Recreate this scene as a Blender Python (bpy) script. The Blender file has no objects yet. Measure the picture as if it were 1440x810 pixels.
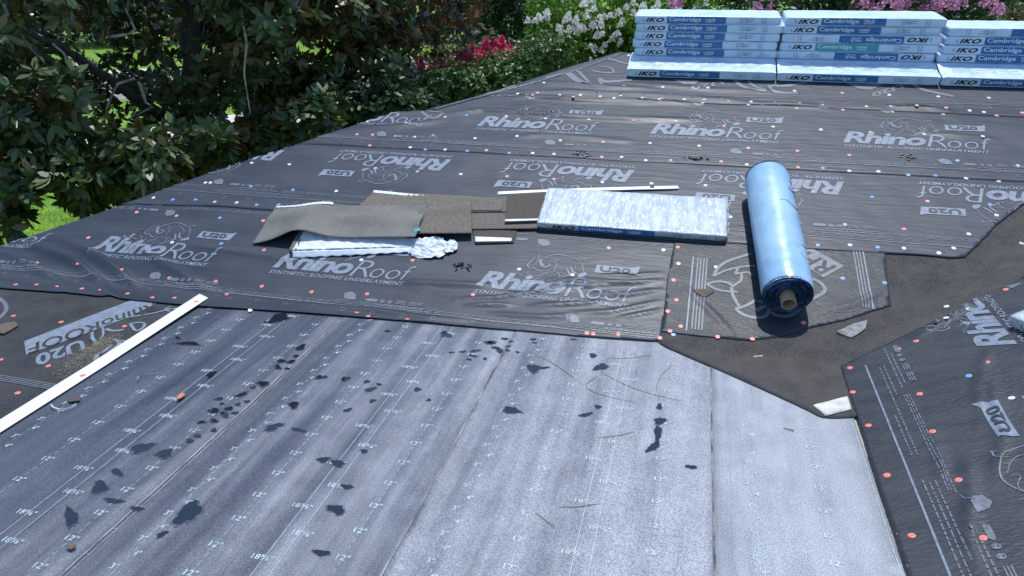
import bpy, bmesh, math, random
import numpy as np
from mathutils import Vector, Matrix, geometry
random.seed(7); rng = np.random.default_rng(7)
scn = bpy.context.scene
col = scn.collection
R = math.radians

# ------------------------------------------------------------------ camera, sky, sun, exposure
FPX, PITCH, YAW, CAMH = 1040.0, R(22.6), R(13.9), 1.55
cam_d = bpy.data.cameras.new('camera'); cam_d.sensor_width = 36.0; cam_d.lens = FPX / 1440 * 36
cam_d.clip_start = .05; cam_d.clip_end = 1500
cam = bpy.data.objects.new('camera', cam_d); col.objects.link(cam)
cam.location = (0, 0, CAMH); cam.rotation_euler = (R(90) - PITCH, 0, YAW)
scn.camera = cam
SUN_EL, SUN_AZ = R(78), R(8)          # azimuth measured from +Y towards +X
w = bpy.data.worlds.new('World'); scn.world = w; w.use_nodes = True
nt = w.node_tree; nt.nodes.clear()
sky = nt.nodes.new('ShaderNodeTexSky'); sky.sky_type = 'NISHITA'; sky.sun_disc = False
sky.sun_elevation = SUN_EL; sky.sun_rotation = SUN_AZ; sky.air_density = 1.0; sky.dust_density = .3; sky.ozone_density = 3.0
bg = nt.nodes.new('ShaderNodeBackground'); bg.inputs[1].default_value = .15
wo = nt.nodes.new('ShaderNodeOutputWorld')
nt.links.new(sky.outputs[0], bg.inputs[0]); nt.links.new(bg.outputs[0], wo.inputs[0])
sd = bpy.data.lights.new('sun', 'SUN'); sd.energy = 3.4; sd.angle = R(.53); sd.color = (1, .985, .965)
sun = bpy.data.objects.new('sun', sd); col.objects.link(sun)
sv = Vector((math.sin(SUN_AZ) * math.cos(SUN_EL), math.cos(SUN_AZ) * math.cos(SUN_EL), math.sin(SUN_EL)))
sun.rotation_euler = sv.to_track_quat('Z', 'Y').to_euler()
scn.view_settings.view_transform = 'Standard'; scn.view_settings.look = 'None'
scn.view_settings.gamma = 1; scn.view_settings.exposure = .38; scn.view_settings.use_curve_mapping = False

# ------------------------------------------------------------------ roof geometry and pixel helpers
SA = R(21.4); S = math.tan(SA); CS = math.cos(SA)
YJ, XR = 3.087, .689                   # foot of the main slope, foot of the side slope
YR = 5.72; ZR = S * (YR - YJ); XRR = XR + (YR - YJ)
GZ = -2.9                              # garden level
fw = np.array([-math.sin(YAW) * math.cos(PITCH), math.cos(YAW) * math.cos(PITCH), -math.sin(PITCH)])
rt = np.array([math.cos(YAW), math.sin(YAW), 0]); upv = np.cross(rt, fw); CAM = np.array([0, 0, CAMH])
def ray(x, y): return fw + rt * (x - 720) / FPX + upv * (405 - y) / FPX
def pp(x, y, lift=None):
    """pixel -> point on the roof surface (flat deck, main slope or side slope)"""
    r = ray(x, y); ts = []
    for (a, b, c, l0) in ((0, 0, 0, .004), (0, S, -YJ * S, .018), (S, 0, -XR * S, .014)):
        lf = l0 if lift is None else lift
        den = r[2] - a * r[0] - b * r[1]
        if den < -1e-6: ts.append((c + lf - CAMH) / den)
    return CAM + r * min(ts)
def P2(x, y): p = pp(x, y); return (float(p[0]), float(p[1]))
def N(x, y, l=.018):
    """plan point of the bare main slope -> the plan point seen at the same place on a sheet lying l above it"""
    p = np.array([x, y, S * (y - YJ)]); r = p - CAM
    t = (-YJ * S + l - CAMH) / (r[2] - S * r[1]); q = CAM + r * t; return (float(q[0]), float(q[1]))
HIPP = [P_ for P_ in ((0, 345), (200, 276), (300, 240), (470, 185), (555, 157), (600, 155), (700, 128), (800, 95), (850, 80), (876, 72))]
HIPP = [tuple(pp(a, b, .024)[:2]) for a, b in HIPP]
HIPX = [-6.0, -4.6] + [p[0] for p in HIPP] + [HIPP[-1][0] + .25, 9]
HIPY = [1.6, HIPP[0][1] - .5] + [p[1] for p in HIPP] + [6.4, 40]
def far(x, y, D):
    """point on the line of sight through a pixel at horizontal distance D"""
    r = ray(x, y); return Vector(CAM + r * D / math.hypot(r[0], r[1]))
def Z(x, y):
    x = np.asarray(x, float); y = np.asarray(y, float)
    yh = np.interp(x, HIPX, HIPY); hz = np.maximum(S * (yh - YJ), 0) - .5 * (y - yh)
    main = np.minimum(np.minimum(np.maximum(S * (y - YJ), 0), ZR - S * (y - YR)), hz)
    side = np.where(y < YR, np.minimum(S * (x - XR), ZR - S * (x - XRR)), -9)
    return np.maximum(main, side)
# wrinkles of the underlayment: (points traced along the fold, height, half width)
WR = []
def wrinkle(pts, amp, sig): WR.append((np.array([P2(*p) for p in pts]), amp * 2.1, sig * .92))
wrinkle([(20, 338), (60, 352), (108, 371), (146, 403), (160, 425)], .016, .026)
wrinkle([(72, 332), (125, 354), (160, 378), (200, 412)], .016, .028)
wrinkle([(0, 352), (40, 372), (80, 396), (95, 412)], .010, .03)
wrinkle([(150, 330), (200, 352), (255, 385), (300, 415)], .007, .03)
wrinkle([(245, 338), (300, 350), (360, 358), (440, 372)], .006, .02)
for pts in ([(640, 421), (700, 418), (750, 411), (800, 407)], [(720, 409), (790, 403), (860, 400), (931, 396)], [(770, 393), (830, 395), (885, 398), (931, 393)], [(800, 441), (860, 438), (900, 430), (931, 423)],
            [(830, 413), (880, 415), (931, 407)], [(745, 430), (800, 428), (850, 424)], [(850, 386), (890, 388), (931, 384)], [(760, 401), (800, 400), (840, 404)], [(870, 447), (905, 441), (931, 436)], [(655, 430), (690, 428), (720, 429)], [(690, 440), (760, 446), (820, 444)]):
    wrinkle(pts, .0075 * random.uniform(.7, 1.2), .0115)
wrinkle([(560, 395), (640, 400), (700, 402)], .006, .02)
wrinkle([(420, 430), (520, 436), (600, 448), (660, 452)], .006, .02)
wrinkle([(610, 164), (680, 157), (737, 161), (800, 166), (900, 170), (985, 171)], .012, .018)
wrinkle([(712, 137), (760, 139), (815, 143), (900, 145), (980, 147)], .013, .016)
wrinkle([(730, 131), (800, 131), (880, 135), (960, 139), (1060, 146)], .009, .016)
wrinkle([(718, 195), (760, 191), (830, 196), (890, 201)], .006, .014)
wrinkle([(1050, 148), (1110, 150), (1160, 153)], .008, .014)
wrinkle([(1250, 153), (1300, 155), (1340, 159)], .010, .014)
wrinkle([(1290, 188), (1350, 194), (1400, 197)], .007, .014)
wrinkle([(760, 117), (800, 121), (860, 126), (920, 127)], .010, .016)
wrinkle([(480, 186), (560, 180), (620, 172)], .008, .03)
wrinkle([(880, 118), (1000, 128), (1100, 131)], .004, .02)
wrinkle([(1285, 478), (1330, 450), (1372, 424), (1400, 402)], .010, .012)
wrinkle([(1395, 490), (1382, 512), (1376, 545), (1381, 600)], .005, .013)
wrinkle([(1387, 514), (1398, 560), (1410, 620), (1400, 680)], .005, .016)
wrinkle([(1310, 610), (1320, 640), (1324, 680)], .005, .012)
wrinkle([(1360, 640), (1366, 700), (1362, 760), (1380, 810)], .007, .014)
wrinkle([(960, 400), (1000, 440), (1030, 470)], .004, .02)
wrinkle([(1150, 440), (1200, 430), (1240, 410)], .005, .02)
WAVES = [(rng.uniform(-1, 1), rng.uniform(-1, 1), rng.uniform(0, 6.3), f) for f in (9, 13, 17, 23, 31, 43, 57) for _ in (0, 1)]
def W(x, y):
    x = np.asarray(x, float); y = np.asarray(y, float); h = np.zeros_like(x)
    q = np.stack([x, y], -1)
    for pts, amp, sig in WR:
        lo = pts.min(0) - 4 * sig; hi = pts.max(0) + 4 * sig
        m = (x > lo[0]) & (x < hi[0]) & (y > lo[1]) & (y < hi[1])
        if not m.any(): continue
        qq = q[m]; best = np.full(len(qq), 9.); sp = np.zeros(len(qq)); n = len(pts) - 1
        for i in range(n):
            a, b = pts[i], pts[i + 1]; ab = b - a
            t = np.clip(((qq - a) @ ab) / (ab @ ab), 0, 1)
            d = np.linalg.norm(qq - a - t[:, None] * ab, axis=1)
            k = d < best; best[k] = d[k]; sp[k] = (i + t[k]) / n
        hh = np.zeros_like(x); hh[m] = amp * np.exp(-(best / sig) ** 2) * np.sin(np.pi * np.clip(sp, .02, .98)) ** .6
        h = np.maximum(h, hh) + .25 * np.minimum(h, hh)
    und = np.zeros_like(x)
    for a, b, c, f in WAVES: und += np.sin((a * x + b * y) * f + c) * (.5 if f < 20 else .25)
    mask = np.clip(np.maximum(np.maximum((y - 3.0) / .12, (x - .72) / .1), (-2.44 - x) / .1), 0, 1)
    return h + mask * (und * .0007 + .0014)
def SZ(x, y, lift): return Z(x, y) + W(x, y) + lift

# ------------------------------------------------------------------ materials
MATS = {}
def mat(name, c1, c2=None, scale=20., rough=.6, rough2=None, spec=.5, bump=0., bscale=60., stretch=(1, 1, 1), detail=4,
        metal=0., bdist=.01, c3=None, s3=300., f3=.4, lo=.35, hi=.65, coat=0., trans=0., rotz=0.):
    m = bpy.data.materials.new(name); m.use_nodes = True; MATS[name] = m
    n = m.node_tree.nodes; l = m.node_tree.links; b = n['Principled BSDF']
    b.inputs['Roughness'].default_value = rough; b.inputs['Specular IOR Level'].default_value = spec
    b.inputs['Metallic'].default_value = metal; b.inputs['Coat Weight'].default_value = coat
    b.inputs['Base Color'].default_value = (*c1, 1)
    tc = n.new('ShaderNodeTexCoord'); mp = n.new('ShaderNodeMapping'); mp.inputs['Scale'].default_value = stretch; mp.inputs['Rotation'].default_value = (0, 0, rotz)
    l.new(tc.outputs['Object'], mp.inputs[0])
    if c2:
        t = n.new('ShaderNodeTexNoise'); t.inputs['Scale'].default_value = scale; t.inputs['Detail'].default_value = detail
        t.inputs['Roughness'].default_value = .62
        l.new(mp.outputs[0], t.inputs[0])
        r = n.new('ShaderNodeValToRGB'); r.color_ramp.elements[0].position = lo; r.color_ramp.elements[1].position = hi
        r.color_ramp.elements[0].color = (*c1, 1); r.color_ramp.elements[1].color = (*c2, 1)
        l.new(t.outputs[0], r.inputs[0]); out = r.outputs[0]
        if c3:
            t3 = n.new('ShaderNodeTexNoise'); t3.inputs['Scale'].default_value = s3; t3.inputs['Detail'].default_value = 2
            l.new(tc.outputs['Object'], t3.inputs[0])
            r3 = n.new('ShaderNodeValToRGB'); r3.color_ramp.elements[0].position = .45; r3.color_ramp.elements[1].position = .62
            l.new(t3.outputs[0], r3.inputs[0])
            mu = n.new('ShaderNodeMath'); mu.operation = 'MULTIPLY'; mu.inputs[1].default_value = f3; l.new(r3.outputs[0], mu.inputs[0])
            mx = n.new('ShaderNodeMix'); mx.data_type = 'RGBA'; l.new(mu.outputs[0], mx.inputs[0]); l.new(out, mx.inputs[6])
            mx.inputs[7].default_value = (*c3, 1); out = mx.outputs[2]
        l.new(out, b.inputs['Base Color'])
        if rough2 is not None:
            mr = n.new('ShaderNodeMapRange'); mr.inputs[3].default_value = rough; mr.inputs[4].default_value = rough2
            mr.inputs[1].default_value = lo; mr.inputs[2].default_value = hi
            l.new(t.outputs[0], mr.inputs[0]); l.new(mr.outputs[0], b.inputs['Roughness'])
    if bump:
        tb = n.new('ShaderNodeTexNoise'); tb.inputs['Scale'].default_value = bscale; tb.inputs['Detail'].default_value = 5
        l.new(mp.outputs[0], tb.inputs[0])
        bp = n.new('ShaderNodeBump'); bp.inputs['Strength'].default_value = bump; bp.inputs['Distance'].default_value = bdist
        l.new(tb.outputs[0], bp.inputs['Height']); l.new(bp.outputs[0], b.inputs['Normal'])
    return m
mat('underlay', (.016, .024, .038), (.038, .049, .067), 3, rough=.40, rough2=.54, spec=.34, bump=.34, bscale=16, bdist=.008, stretch=(.45, 2.4, 1), detail=9, lo=.3, hi=.7, c3=(.07, .074, .082), s3=420, f3=.3)
mat('underlay_ribbed', (.018, .022, .030), (.034, .039, .048), 4, rough=.42, rough2=.55, spec=.34, bump=.5, bscale=34, bdist=.008, stretch=(1, 3.6, 1), rotz=.6, detail=8, c3=(.07, .074, .082), s3=420, f3=.3)
mat('underlay_flat', (.014, .016, .021), (.032, .034, .039), 5, rough=.5, rough2=.66, spec=.34, bump=.35, bscale=30, bdist=.006, detail=8, c3=(.085, .08, .072), s3=240, f3=.35)
mat('print', (.11, .14, .185), (.19, .23, .29), 45, rough=.5, lo=.3, hi=.6)
mat('print_pale', (.075, .09, .115), (.15, .175, .21), 70, rough=.5)
mat('print_thin', (.10, .125, .16), (.19, .225, .275), 90, rough=.5)
def membrane_mat():
    m = mat('membrane', (.018, .028, .048), (.062, .077, .105), 2.6, rough=.40, rough2=.55, spec=.32, bump=.5, bscale=380, bdist=.002, stretch=(4.5, .3, 1), detail=9, c3=(.15, .17, .21), s3=300, f3=.3, lo=.3, hi=.7)
    n = m.node_tree.nodes; l = m.node_tree.links; b = n['Principled BSDF']; src = b.inputs['Base Color'].links[0].from_socket
    # dust streaks, plus deck glare painted into the colour as a rise towards +X
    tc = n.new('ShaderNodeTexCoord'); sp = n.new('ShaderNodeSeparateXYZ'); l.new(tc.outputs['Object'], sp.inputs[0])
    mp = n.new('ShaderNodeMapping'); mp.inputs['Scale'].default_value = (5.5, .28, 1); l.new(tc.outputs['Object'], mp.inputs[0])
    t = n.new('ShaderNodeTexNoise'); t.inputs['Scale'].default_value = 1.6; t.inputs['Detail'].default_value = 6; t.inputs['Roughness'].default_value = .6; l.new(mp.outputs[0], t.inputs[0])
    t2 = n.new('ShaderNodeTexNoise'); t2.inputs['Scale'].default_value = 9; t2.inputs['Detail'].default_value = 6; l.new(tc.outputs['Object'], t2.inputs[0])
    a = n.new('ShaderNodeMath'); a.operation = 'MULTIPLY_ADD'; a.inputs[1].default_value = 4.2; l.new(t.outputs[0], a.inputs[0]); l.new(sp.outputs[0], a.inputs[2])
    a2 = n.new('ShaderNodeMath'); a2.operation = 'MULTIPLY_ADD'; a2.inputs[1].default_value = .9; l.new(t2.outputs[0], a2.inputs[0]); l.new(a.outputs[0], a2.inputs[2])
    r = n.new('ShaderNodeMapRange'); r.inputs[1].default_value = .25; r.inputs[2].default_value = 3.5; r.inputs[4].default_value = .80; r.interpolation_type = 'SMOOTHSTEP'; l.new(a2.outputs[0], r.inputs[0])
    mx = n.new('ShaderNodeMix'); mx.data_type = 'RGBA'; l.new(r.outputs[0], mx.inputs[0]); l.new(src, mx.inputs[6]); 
    t4 = n.new('ShaderNodeTexNoise'); t4.inputs['Scale'].default_value = 5; t4.inputs['Detail'].default_value = 10; t4.inputs['Roughness'].default_value = .72
    mp4 = n.new('ShaderNodeMapping'); mp4.inputs['Scale'].default_value = (1.6, .8, 1); l.new(tc.outputs['Object'], mp4.inputs[0]); l.new(mp4.outputs[0], t4.inputs[0])
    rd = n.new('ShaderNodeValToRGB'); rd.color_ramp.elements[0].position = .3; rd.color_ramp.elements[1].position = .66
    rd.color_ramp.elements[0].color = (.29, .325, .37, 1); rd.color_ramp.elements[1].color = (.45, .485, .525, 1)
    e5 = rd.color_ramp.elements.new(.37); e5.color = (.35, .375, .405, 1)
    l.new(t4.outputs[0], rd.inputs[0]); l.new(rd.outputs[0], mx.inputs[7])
    # grit speckle
    t3 = n.new('ShaderNodeTexNoise'); t3.inputs['Scale'].default_value = 260; t3.inputs['Detail'].default_value = 3; l.new(tc.outputs['Object'], t3.inputs[0])
    cr = n.new('ShaderNodeMapRange'); cr.inputs[1].default_value = .35; cr.inputs[2].default_value = .68; cr.inputs[3].default_value = .6; cr.inputs[4].default_value = 1.45; l.new(t3.outputs[0], cr.inputs[0])
    mm = n.new('ShaderNodeMix'); mm.data_type = 'RGBA'; mm.blend_type = 'MULTIPLY'; mm.inputs[0].default_value = 1
    l.new(mx.outputs[2], mm.inputs[6]); l.new(cr.outputs[0], mm.inputs[7]); l.new(mm.outputs[2], b.inputs['Base Color'])
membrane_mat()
mat('membrane_print', (.24, .33, .37), (.46, .56, .59), 40, rough=.5, lo=.32, hi=.6)
mat('grey_wood', (.40, .40, .38), (.6, .6, .58), 30, rough=.8, bump=.4)
mat('scratch', (.10, .10, .10), (.2, .2, .2), 60, rough=.7)
mat('seam_pale', (.13, .14, .16), (.34, .34, .34), 12, rough=.6)
mat('seam', (.025, .027, .033), (.26, .27, .29), 7, rough=.7, stretch=(1, 1, 1))
mat('valley', (.022, .023, .024), (.055, .054, .053), 9, rough=.85, bump=1., bscale=330, bdist=.006, c3=(.14, .13, .115), s3=230, f3=.55)
mat('asphalt_edge', (.006, .006, .007), rough=.6)
mat('deck_wood', (.42, .36, .27), (.62, .58, .5), 14, rough=.8, stretch=(1, 8, 1), bump=.3)
mat('white_metal', (.78, .80, .80), (.84, .86, .86), 3, rough=.42)
mat('film', (.36, .43, .51), (.52, .58, .65), 18, rough=.2, rough2=.38, spec=.6, bump=.9, bscale=42, bdist=.014, stretch=(1.6, .3, 1))
mat('film_soft', (.50, .57, .64), (.64, .70, .75), 20, rough=.38, rough2=.5, bump=.4, bscale=30, bdist=.008)
mat('film_white', (.42, .57, .76), (.54, .68, .83), 9, rough=.3, rough2=.45, bump=.4, bscale=24, bdist=.01)
mat('film_blue_print', (.02, .12, .33), (.028, .155, .41), 30, rough=.3, bump=.25, bscale=24, bdist=.008)
mat('ink', (.012, .011, .016), rough=.4)
mat('ink_grey', (.19, .22, .26), rough=.5)
mat('white_ink', (.62, .72, .80), rough=.4)
mat('teal_ink', (.03, .30, .38), rough=.4)
mat('roll_film', (.23, .41, .60), (.32, .50, .67), 6, rough=.26, rough2=.40, spec=.6, bump=.25, bscale=9, bdist=.02)
mat('roll_edge', (.008, .014, .03), (.06, .14, .28), 40, rough=.45)
mat('roll_scuff', (.35, .5, .68), rough=.5)
mat('cardboard', (.30, .22, .13), (.40, .30, .19), 40, rough=.85)
mat('shingle_back', (.08, .08, .075), (.14, .14, .13), 7, rough=.7, bump=.5, bscale=300, bdist=.002, c3=(.2, .195, .18), s3=200, f3=.4)
mat('shingle_granule', (.062, .056, .05), (.145, .132, .118), 140, rough=.9, bump=1., bscale=200, bdist=.006, c3=(.29, .25, .2), s3=220, f3=.6)
mat('shingle_dark', (.055, .048, .04), (.10, .088, .072), 200, rough=.9, bump=.8, bscale=330, bdist=.005)
mat('tape', (.50, .53, .55), (.72, .75, .76), 30, rough=.45, bump=.4, bscale=50, bdist=.005)
mat('cap_red', (.70, .16, .12), (.76, .24, .19), 90, rough=.4)
mat('cap_glare_pink', (.70, .27, .25), (.74, .36, .33), 90, rough=.4)  # farther caps, with the glare on them put into the colour
mat('cap_white', (.60, .64, .67), rough=.4)
mat('cap_blue', (.14, .33, .66), rough=.4)
mat('nail_steel', (.42, .42, .43), rough=.35, metal=.8)
mat('water', (.011, .018, .029), rough=.01, spec=.6)
mat('damp', (.035, .042, .056), (.09, .10, .12), 25, rough=.3, rough2=.5, detail=6)
mat('sawdust', (.30, .26, .17), (.46, .41, .30), 50, rough=.9)
mat('scrap_brown', (.085, .06, .05), (.13, .10, .08), 40, rough=.9)
mat('scrap_grey', (.17, .17, .18), (.3, .3, .31), 40, rough=.9, bump=1., bscale=60)
mat('scrap_pale', (.36, .42, .5), rough=.5)
mat('scrap_orange', (.45, .16, .09), rough=.7)
mat('lawn', (.07, .16, .008), (.16, .30, .015), 1.4, rough=.9, detail=8, bump=.6, bscale=40, bdist=.05)
mat('asphalt', (.19, .175, .175), (.25, .235, .23), 3, rough=.9)
mat('concrete', (.44, .41, .38), (.56, .53, .50), 4, rough=.9)
mat('bed_soil', (.05, .035, .025), (.09, .065, .045), 8, rough=.95)
mat('bark', (.02, .019, .018), (.05, .047, .043), 14, rough=.9, bump=1., bscale=30, stretch=(1, 1, .4))
mat('bark_pale', (.13, .125, .115), (.33, .32, .30), 9, rough=.9, bump=.8, bscale=30, lo=.42, hi=.6)
mat('wall', (.48, .44, .38), (.54, .50, .44), 4, rough=.9)
mat('fascia', (.66, .66, .64), rough=.5)
def leaf_mat(name, top, top2, under, rough, trans=.25):
    m = bpy.data.materials.new(name); m.use_nodes = True; MATS[name] = m
    n = m.node_tree.nodes; l = m.node_tree.links; b = n['Principled BSDF']
    b.inputs['Roughness'].default_value = rough; b.inputs['Specular IOR Level'].default_value = .15 if 'grass' in name else .5
    at = n.new('ShaderNodeAttribute'); at.attribute_name = 'tint'
    r = n.new('ShaderNodeValToRGB'); r.color_ramp.elements[0].color = (*top, 1); r.color_ramp.elements[1].color = (*top2, 1)
    e = r.color_ramp.elements.new(.93); e.color = (*top2, 1); r.color_ramp.elements[2].color = (*under, 1)
    l.new(at.outputs['Fac'], r.inputs[0])
    g = n.new('ShaderNodeNewGeometry'); mx = n.new('ShaderNodeMix'); mx.data_type = 'RGBA'
    l.new(g.outputs['Backfacing'], mx.inputs[0]); l.new(r.outputs[0], mx.inputs[6]); mx.inputs[7].default_value = (*under, 1)
    l.new(mx.outputs[2], b.inputs['Base Color'])
    tr = n.new('ShaderNodeBsdfTranslucent'); l.new(r.outputs[0], tr.inputs[0])
    ms = n.new('ShaderNodeMixShader'); ms.inputs[0].default_value = trans
    l.new(b.outputs[0], ms.inputs[1]); l.new(tr.outputs[0], ms.inputs[2]); l.new(ms.outputs[0], n['Material Output'].inputs[0])
leaf_mat('leaf_magnolia', (.024, .048, .014), (.075, .13, .032), (.14, .11, .045), .38, .12)
leaf_mat('leaf_bronze', (.02, .045, .018), (.055, .085, .03), (.22, .12, .055), .42, .12)
leaf_mat('leaf_crape', (.07, .18, .018), (.17, .34, .035), (.14, .28, .035), .5, .42)
leaf_mat('leaf_dark', (.012, .035, .010), (.03, .08, .02), (.04, .08, .03), .5, .2)
leaf_mat('leaf_shrub', (.035, .09, .02), (.09, .19, .045), (.07, .13, .04), .45, .3)
leaf_mat('leaf_cream', (.25, .32, .16), (.62, .64, .46), (.3, .36, .2), .5, .3)
leaf_mat('leaf_rust', (.07, .10, .03), (.17, .16, .06), (.22, .09, .05), .5, .3)
leaf_mat('flower_white', (.74, .76, .72), (.86, .86, .83), (.8, .8, .78), .7, .4)
leaf_mat('flower_pink', (.66, .05, .16), (.85, .14, .30), (.75, .1, .24), .7, .4)
leaf_mat('flower_lilac', (.50, .20, .38), (.70, .38, .55), (.55, .3, .45), .7, .3)
leaf_mat('grass_blade', (.08, .18, .008), (.20, .36, .018), (.14, .27, .012), .6, .35)

# ------------------------------------------------------------------ object helpers
def tag(o, label=None, cat=None, group=None, kind=None):
    if label: o['label'] = label
    if cat: o['category'] = cat
    if group: o['group'] = group
    if kind: o['kind'] = kind
    return o
def mesh_obj(name, verts, faces, m, parent=None, smooth=False):
    me = bpy.data.meshes.new(name)
    me.from_pydata([tuple(map(float, v)) for v in verts], [], [tuple(map(int, f)) for f in faces]); me.update()
    if m: me.materials.append(MATS[m])
    if smooth: me.shade_smooth()
    o = bpy.data.objects.new(name, me); col.objects.link(o)
    if parent: o.parent = parent; o.matrix_parent_inverse = parent.matrix_world.inverted() if False else Matrix()
    return o
def bm_obj(name, bm, m, parent=None, smooth=False):
    me = bpy.data.meshes.new(name); bm.to_mesh(me); bm.free()
    if m: me.materials.append(MATS[m])
    if smooth: me.shade_smooth()
    o = bpy.data.objects.new(name, me); col.objects.link(o); o.parent = parent
    return o
def empty(name, loc=(0, 0, 0), rot=None):
    o = bpy.data.objects.new(name, None); col.objects.link(o); o.location = loc; o.empty_display_size = .1
    if rot is not None: o.rotation_mode = 'QUATERNION'; o.rotation_quaternion = rot
    return o
def copy_tree(o, parent=None):
    c = o.copy(); col.objects.link(c); c.parent = parent
    for ch in list(o.children): copy_tree(ch, c)
    return c
def tube(path, radii, seg=8, cap=True):
    vs, fs = [], []; path = [Vector(p) for p in path]; n = len(path); prev = None
    for i, p in enumerate(path):
        d = (path[min(i + 1, n - 1)] - path[max(i - 1, 0)]).normalized()
        a = prev if prev else (Vector((0, 0, 1)) if abs(d.z) < .9 else Vector((1, 0, 0)))
        s = d.cross(a).normalized(); u = s.cross(d).normalized(); prev = u
        for k in range(seg):
            t = 2 * math.pi * k / seg; vs.append(p + (s * math.cos(t) + u * math.sin(t)) * radii[i])
    for i in range(n - 1):
        for k in range(seg):
            k2 = (k + 1) % seg; fs.append((i * seg + k, i * seg + k2, (i + 1) * seg + k2, (i + 1) * seg + k))
    if cap:
        fs.append(tuple(range(seg - 1, -1, -1))); fs.append(tuple((n - 1) * seg + k for k in range(seg)))
    return vs, fs
def join(*parts):
    V, Fc = [], []
    for v, f in parts:
        o = len(V); V += list(v); Fc += [tuple(i + o for i in q) for q in f]
    return V, Fc
def box(x0, x1, y0, y1, z0, z1):
    v = [(x, y, z) for z in (z0, z1) for y in (y0, y1) for x in (x0, x1)]
    return v, [(0, 2, 3, 1), (4, 5, 7, 6), (0, 1, 5, 4), (2, 6, 7, 3), (0, 4, 6, 2), (1, 3, 7, 5)]
def inside(poly, x, y):
    poly = np.asarray(poly); x = np.asarray(x, float); y = np.asarray(y, float); r = np.zeros(x.shape, bool); j = len(poly) - 1
    for i in range(len(poly)):
        xi, yi = poly[i]; xj, yj = poly[j]
        c = ((yi > y) != (yj > y)) & (x < (xj - xi) * (y - yi) / (yj - yi + 1e-12) + xi); r ^= c; j = i
    return r
def densify(poly, st, jit=0., closed=True):
    out = []; n = len(poly)
    for i in range(n if closed else n - 1):
        a = np.array(poly[i], float); b = np.array(poly[(i + 1) % n], float); L = np.linalg.norm(b - a); k = max(1, int(L / st))
        nrm = np.array([-(b - a)[1], (b - a)[0]]) / max(L, 1e-9); ph = random.uniform(0, 6)
        for q in range(k):
            t = q / k; o = 0 if q == 0 else jit * (math.sin(t * L * 9 + ph) * .6 + random.uniform(-.4, .4))
            out.append(a + (b - a) * t + nrm * o)
    return out
def drape_mesh(name, poly, lift, st, m, parent=None, thick=.003, jit=.002, zf=None):
    """closed plan outline -> sheet lying on the roof surface with its own edge thickness"""
    ol = densify(poly, st, jit); A = np.array(ol); lo, hi = A.min(0), A.max(0)
    gx, gy = np.meshgrid(np.arange(lo[0] + st * .5, hi[0], st), np.arange(lo[1] + st * .5, hi[1], st))
    gx = gx.ravel(); gy = gy.ravel(); k = inside(A, gx, gy); gx, gy = gx[k], gy[k]
    # keep grid points off the outline
    keep = np.ones(len(gx), bool)
    for p in ol: keep &= (gx - p[0]) ** 2 + (gy - p[1]) ** 2 > (st * .45) ** 2
    gx, gy = gx[keep], gy[keep]
    pts = [Vector((float(p[0]), float(p[1]))) for p in ol] + [Vector((float(a), float(b))) for a, b in zip(gx, gy)]
    n = len(ol)
    r = geometry.delaunay_2d_cdt(pts, [], [list(range(n))], 1, 1e-6)
    V = np.array([(p.x, p.y) for p in r[0]]); F = [tuple(f) for f in r[2]]
    zz = (zf or SZ)(V[:, 0], V[:, 1], lift)
    verts = [(V[i, 0], V[i, 1], zz[i]) for i in range(len(V))]
    cnt = {}
    for f in F:
        for i in range(len(f)):
            e = (f[i], f[(i + 1) % len(f)]); kk = (min(e), max(e)); cnt.setdefault(kk, []).append(e)
    low = {}
    def lowv(i):
        if i not in low: low[i] = len(verts); verts.append((verts[i][0], verts[i][1], verts[i][2] - thick))
        return low[i]
    for kk, es in list(cnt.items()):
        if len(es) == 1:
            a, b = es[0]; F.append((b, a, lowv(a), lowv(b)))
    # upward facing
    o = mesh_obj(name, verts, F, m, parent, smooth=True)
    return o

# ------------------------------------------------------------------ lettering and printed shapes (2-D meshes)
def text2d(s, shear=0., bold=0., spacing=1.):
    cu = bpy.data.curves.new('lettering', 'FONT'); cu.body = s; cu.shear = shear; cu.offset = bold; cu.space_character = spacing
    cu.resolution_u = 3
    o = bpy.data.objects.new('lettering', cu); col.objects.link(o)
    dg = bpy.context.evaluated_depsgraph_get(); me = o.evaluated_get(dg).to_mesh()
    v = np.array([(p.co.x, p.co.y) for p in me.vertices]); f = [tuple(p.vertices) for p in me.polygons]
    o.evaluated_get(dg).to_mesh_clear(); bpy.data.objects.remove(o); bpy.data.curves.remove(cu)
    return v, f
TC = {}
def fit(s, x, y, wd, ht, shear=0., bold=0., spacing=1.):
    k = (s, shear, bold, spacing)
    if k not in TC: TC[k] = text2d(*k)
    v, f = TC[k]; lo, hi = v.min(0), v.max(0)
    return (v - lo) / (hi - lo) * np.array([wd, ht]) + np.array([x, y]), f
def stroke(pts, wd, taper=True):
    p = np.array(pts, float); 
    if len(p) > 2:  # smooth
        for _ in (0, 1):
            q = [p[0]]
            for i in range(len(p) - 1): q += [p[i] * .75 + p[i + 1] * .25, p[i] * .25 + p[i + 1] * .75]
            p = np.array(q + [p[-1]])
    d = np.gradient(p, axis=0); d /= np.linalg.norm(d, axis=1)[:, None] + 1e-9; nn = np.stack([-d[:, 1], d[:, 0]], -1)
    t = np.linspace(0, 1, len(p)); ww = wd * (.35 + .65 * np.sin(np.pi * t)) if taper else np.full(len(p), wd)
    v = np.concatenate([p + nn * ww[:, None] / 2, p - nn * ww[:, None] / 2]); n = len(p)
    return v, [(i, i + 1, n + i + 1, n + i) for i in range(n - 1)]
def poly2(*pts): return np.array(pts, float), [tuple(range(len(pts)))]
def rect(x0, y0, x1, y1): return poly2((x0, y0), (x1, y0), (x1, y1), (x0, y1))
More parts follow.
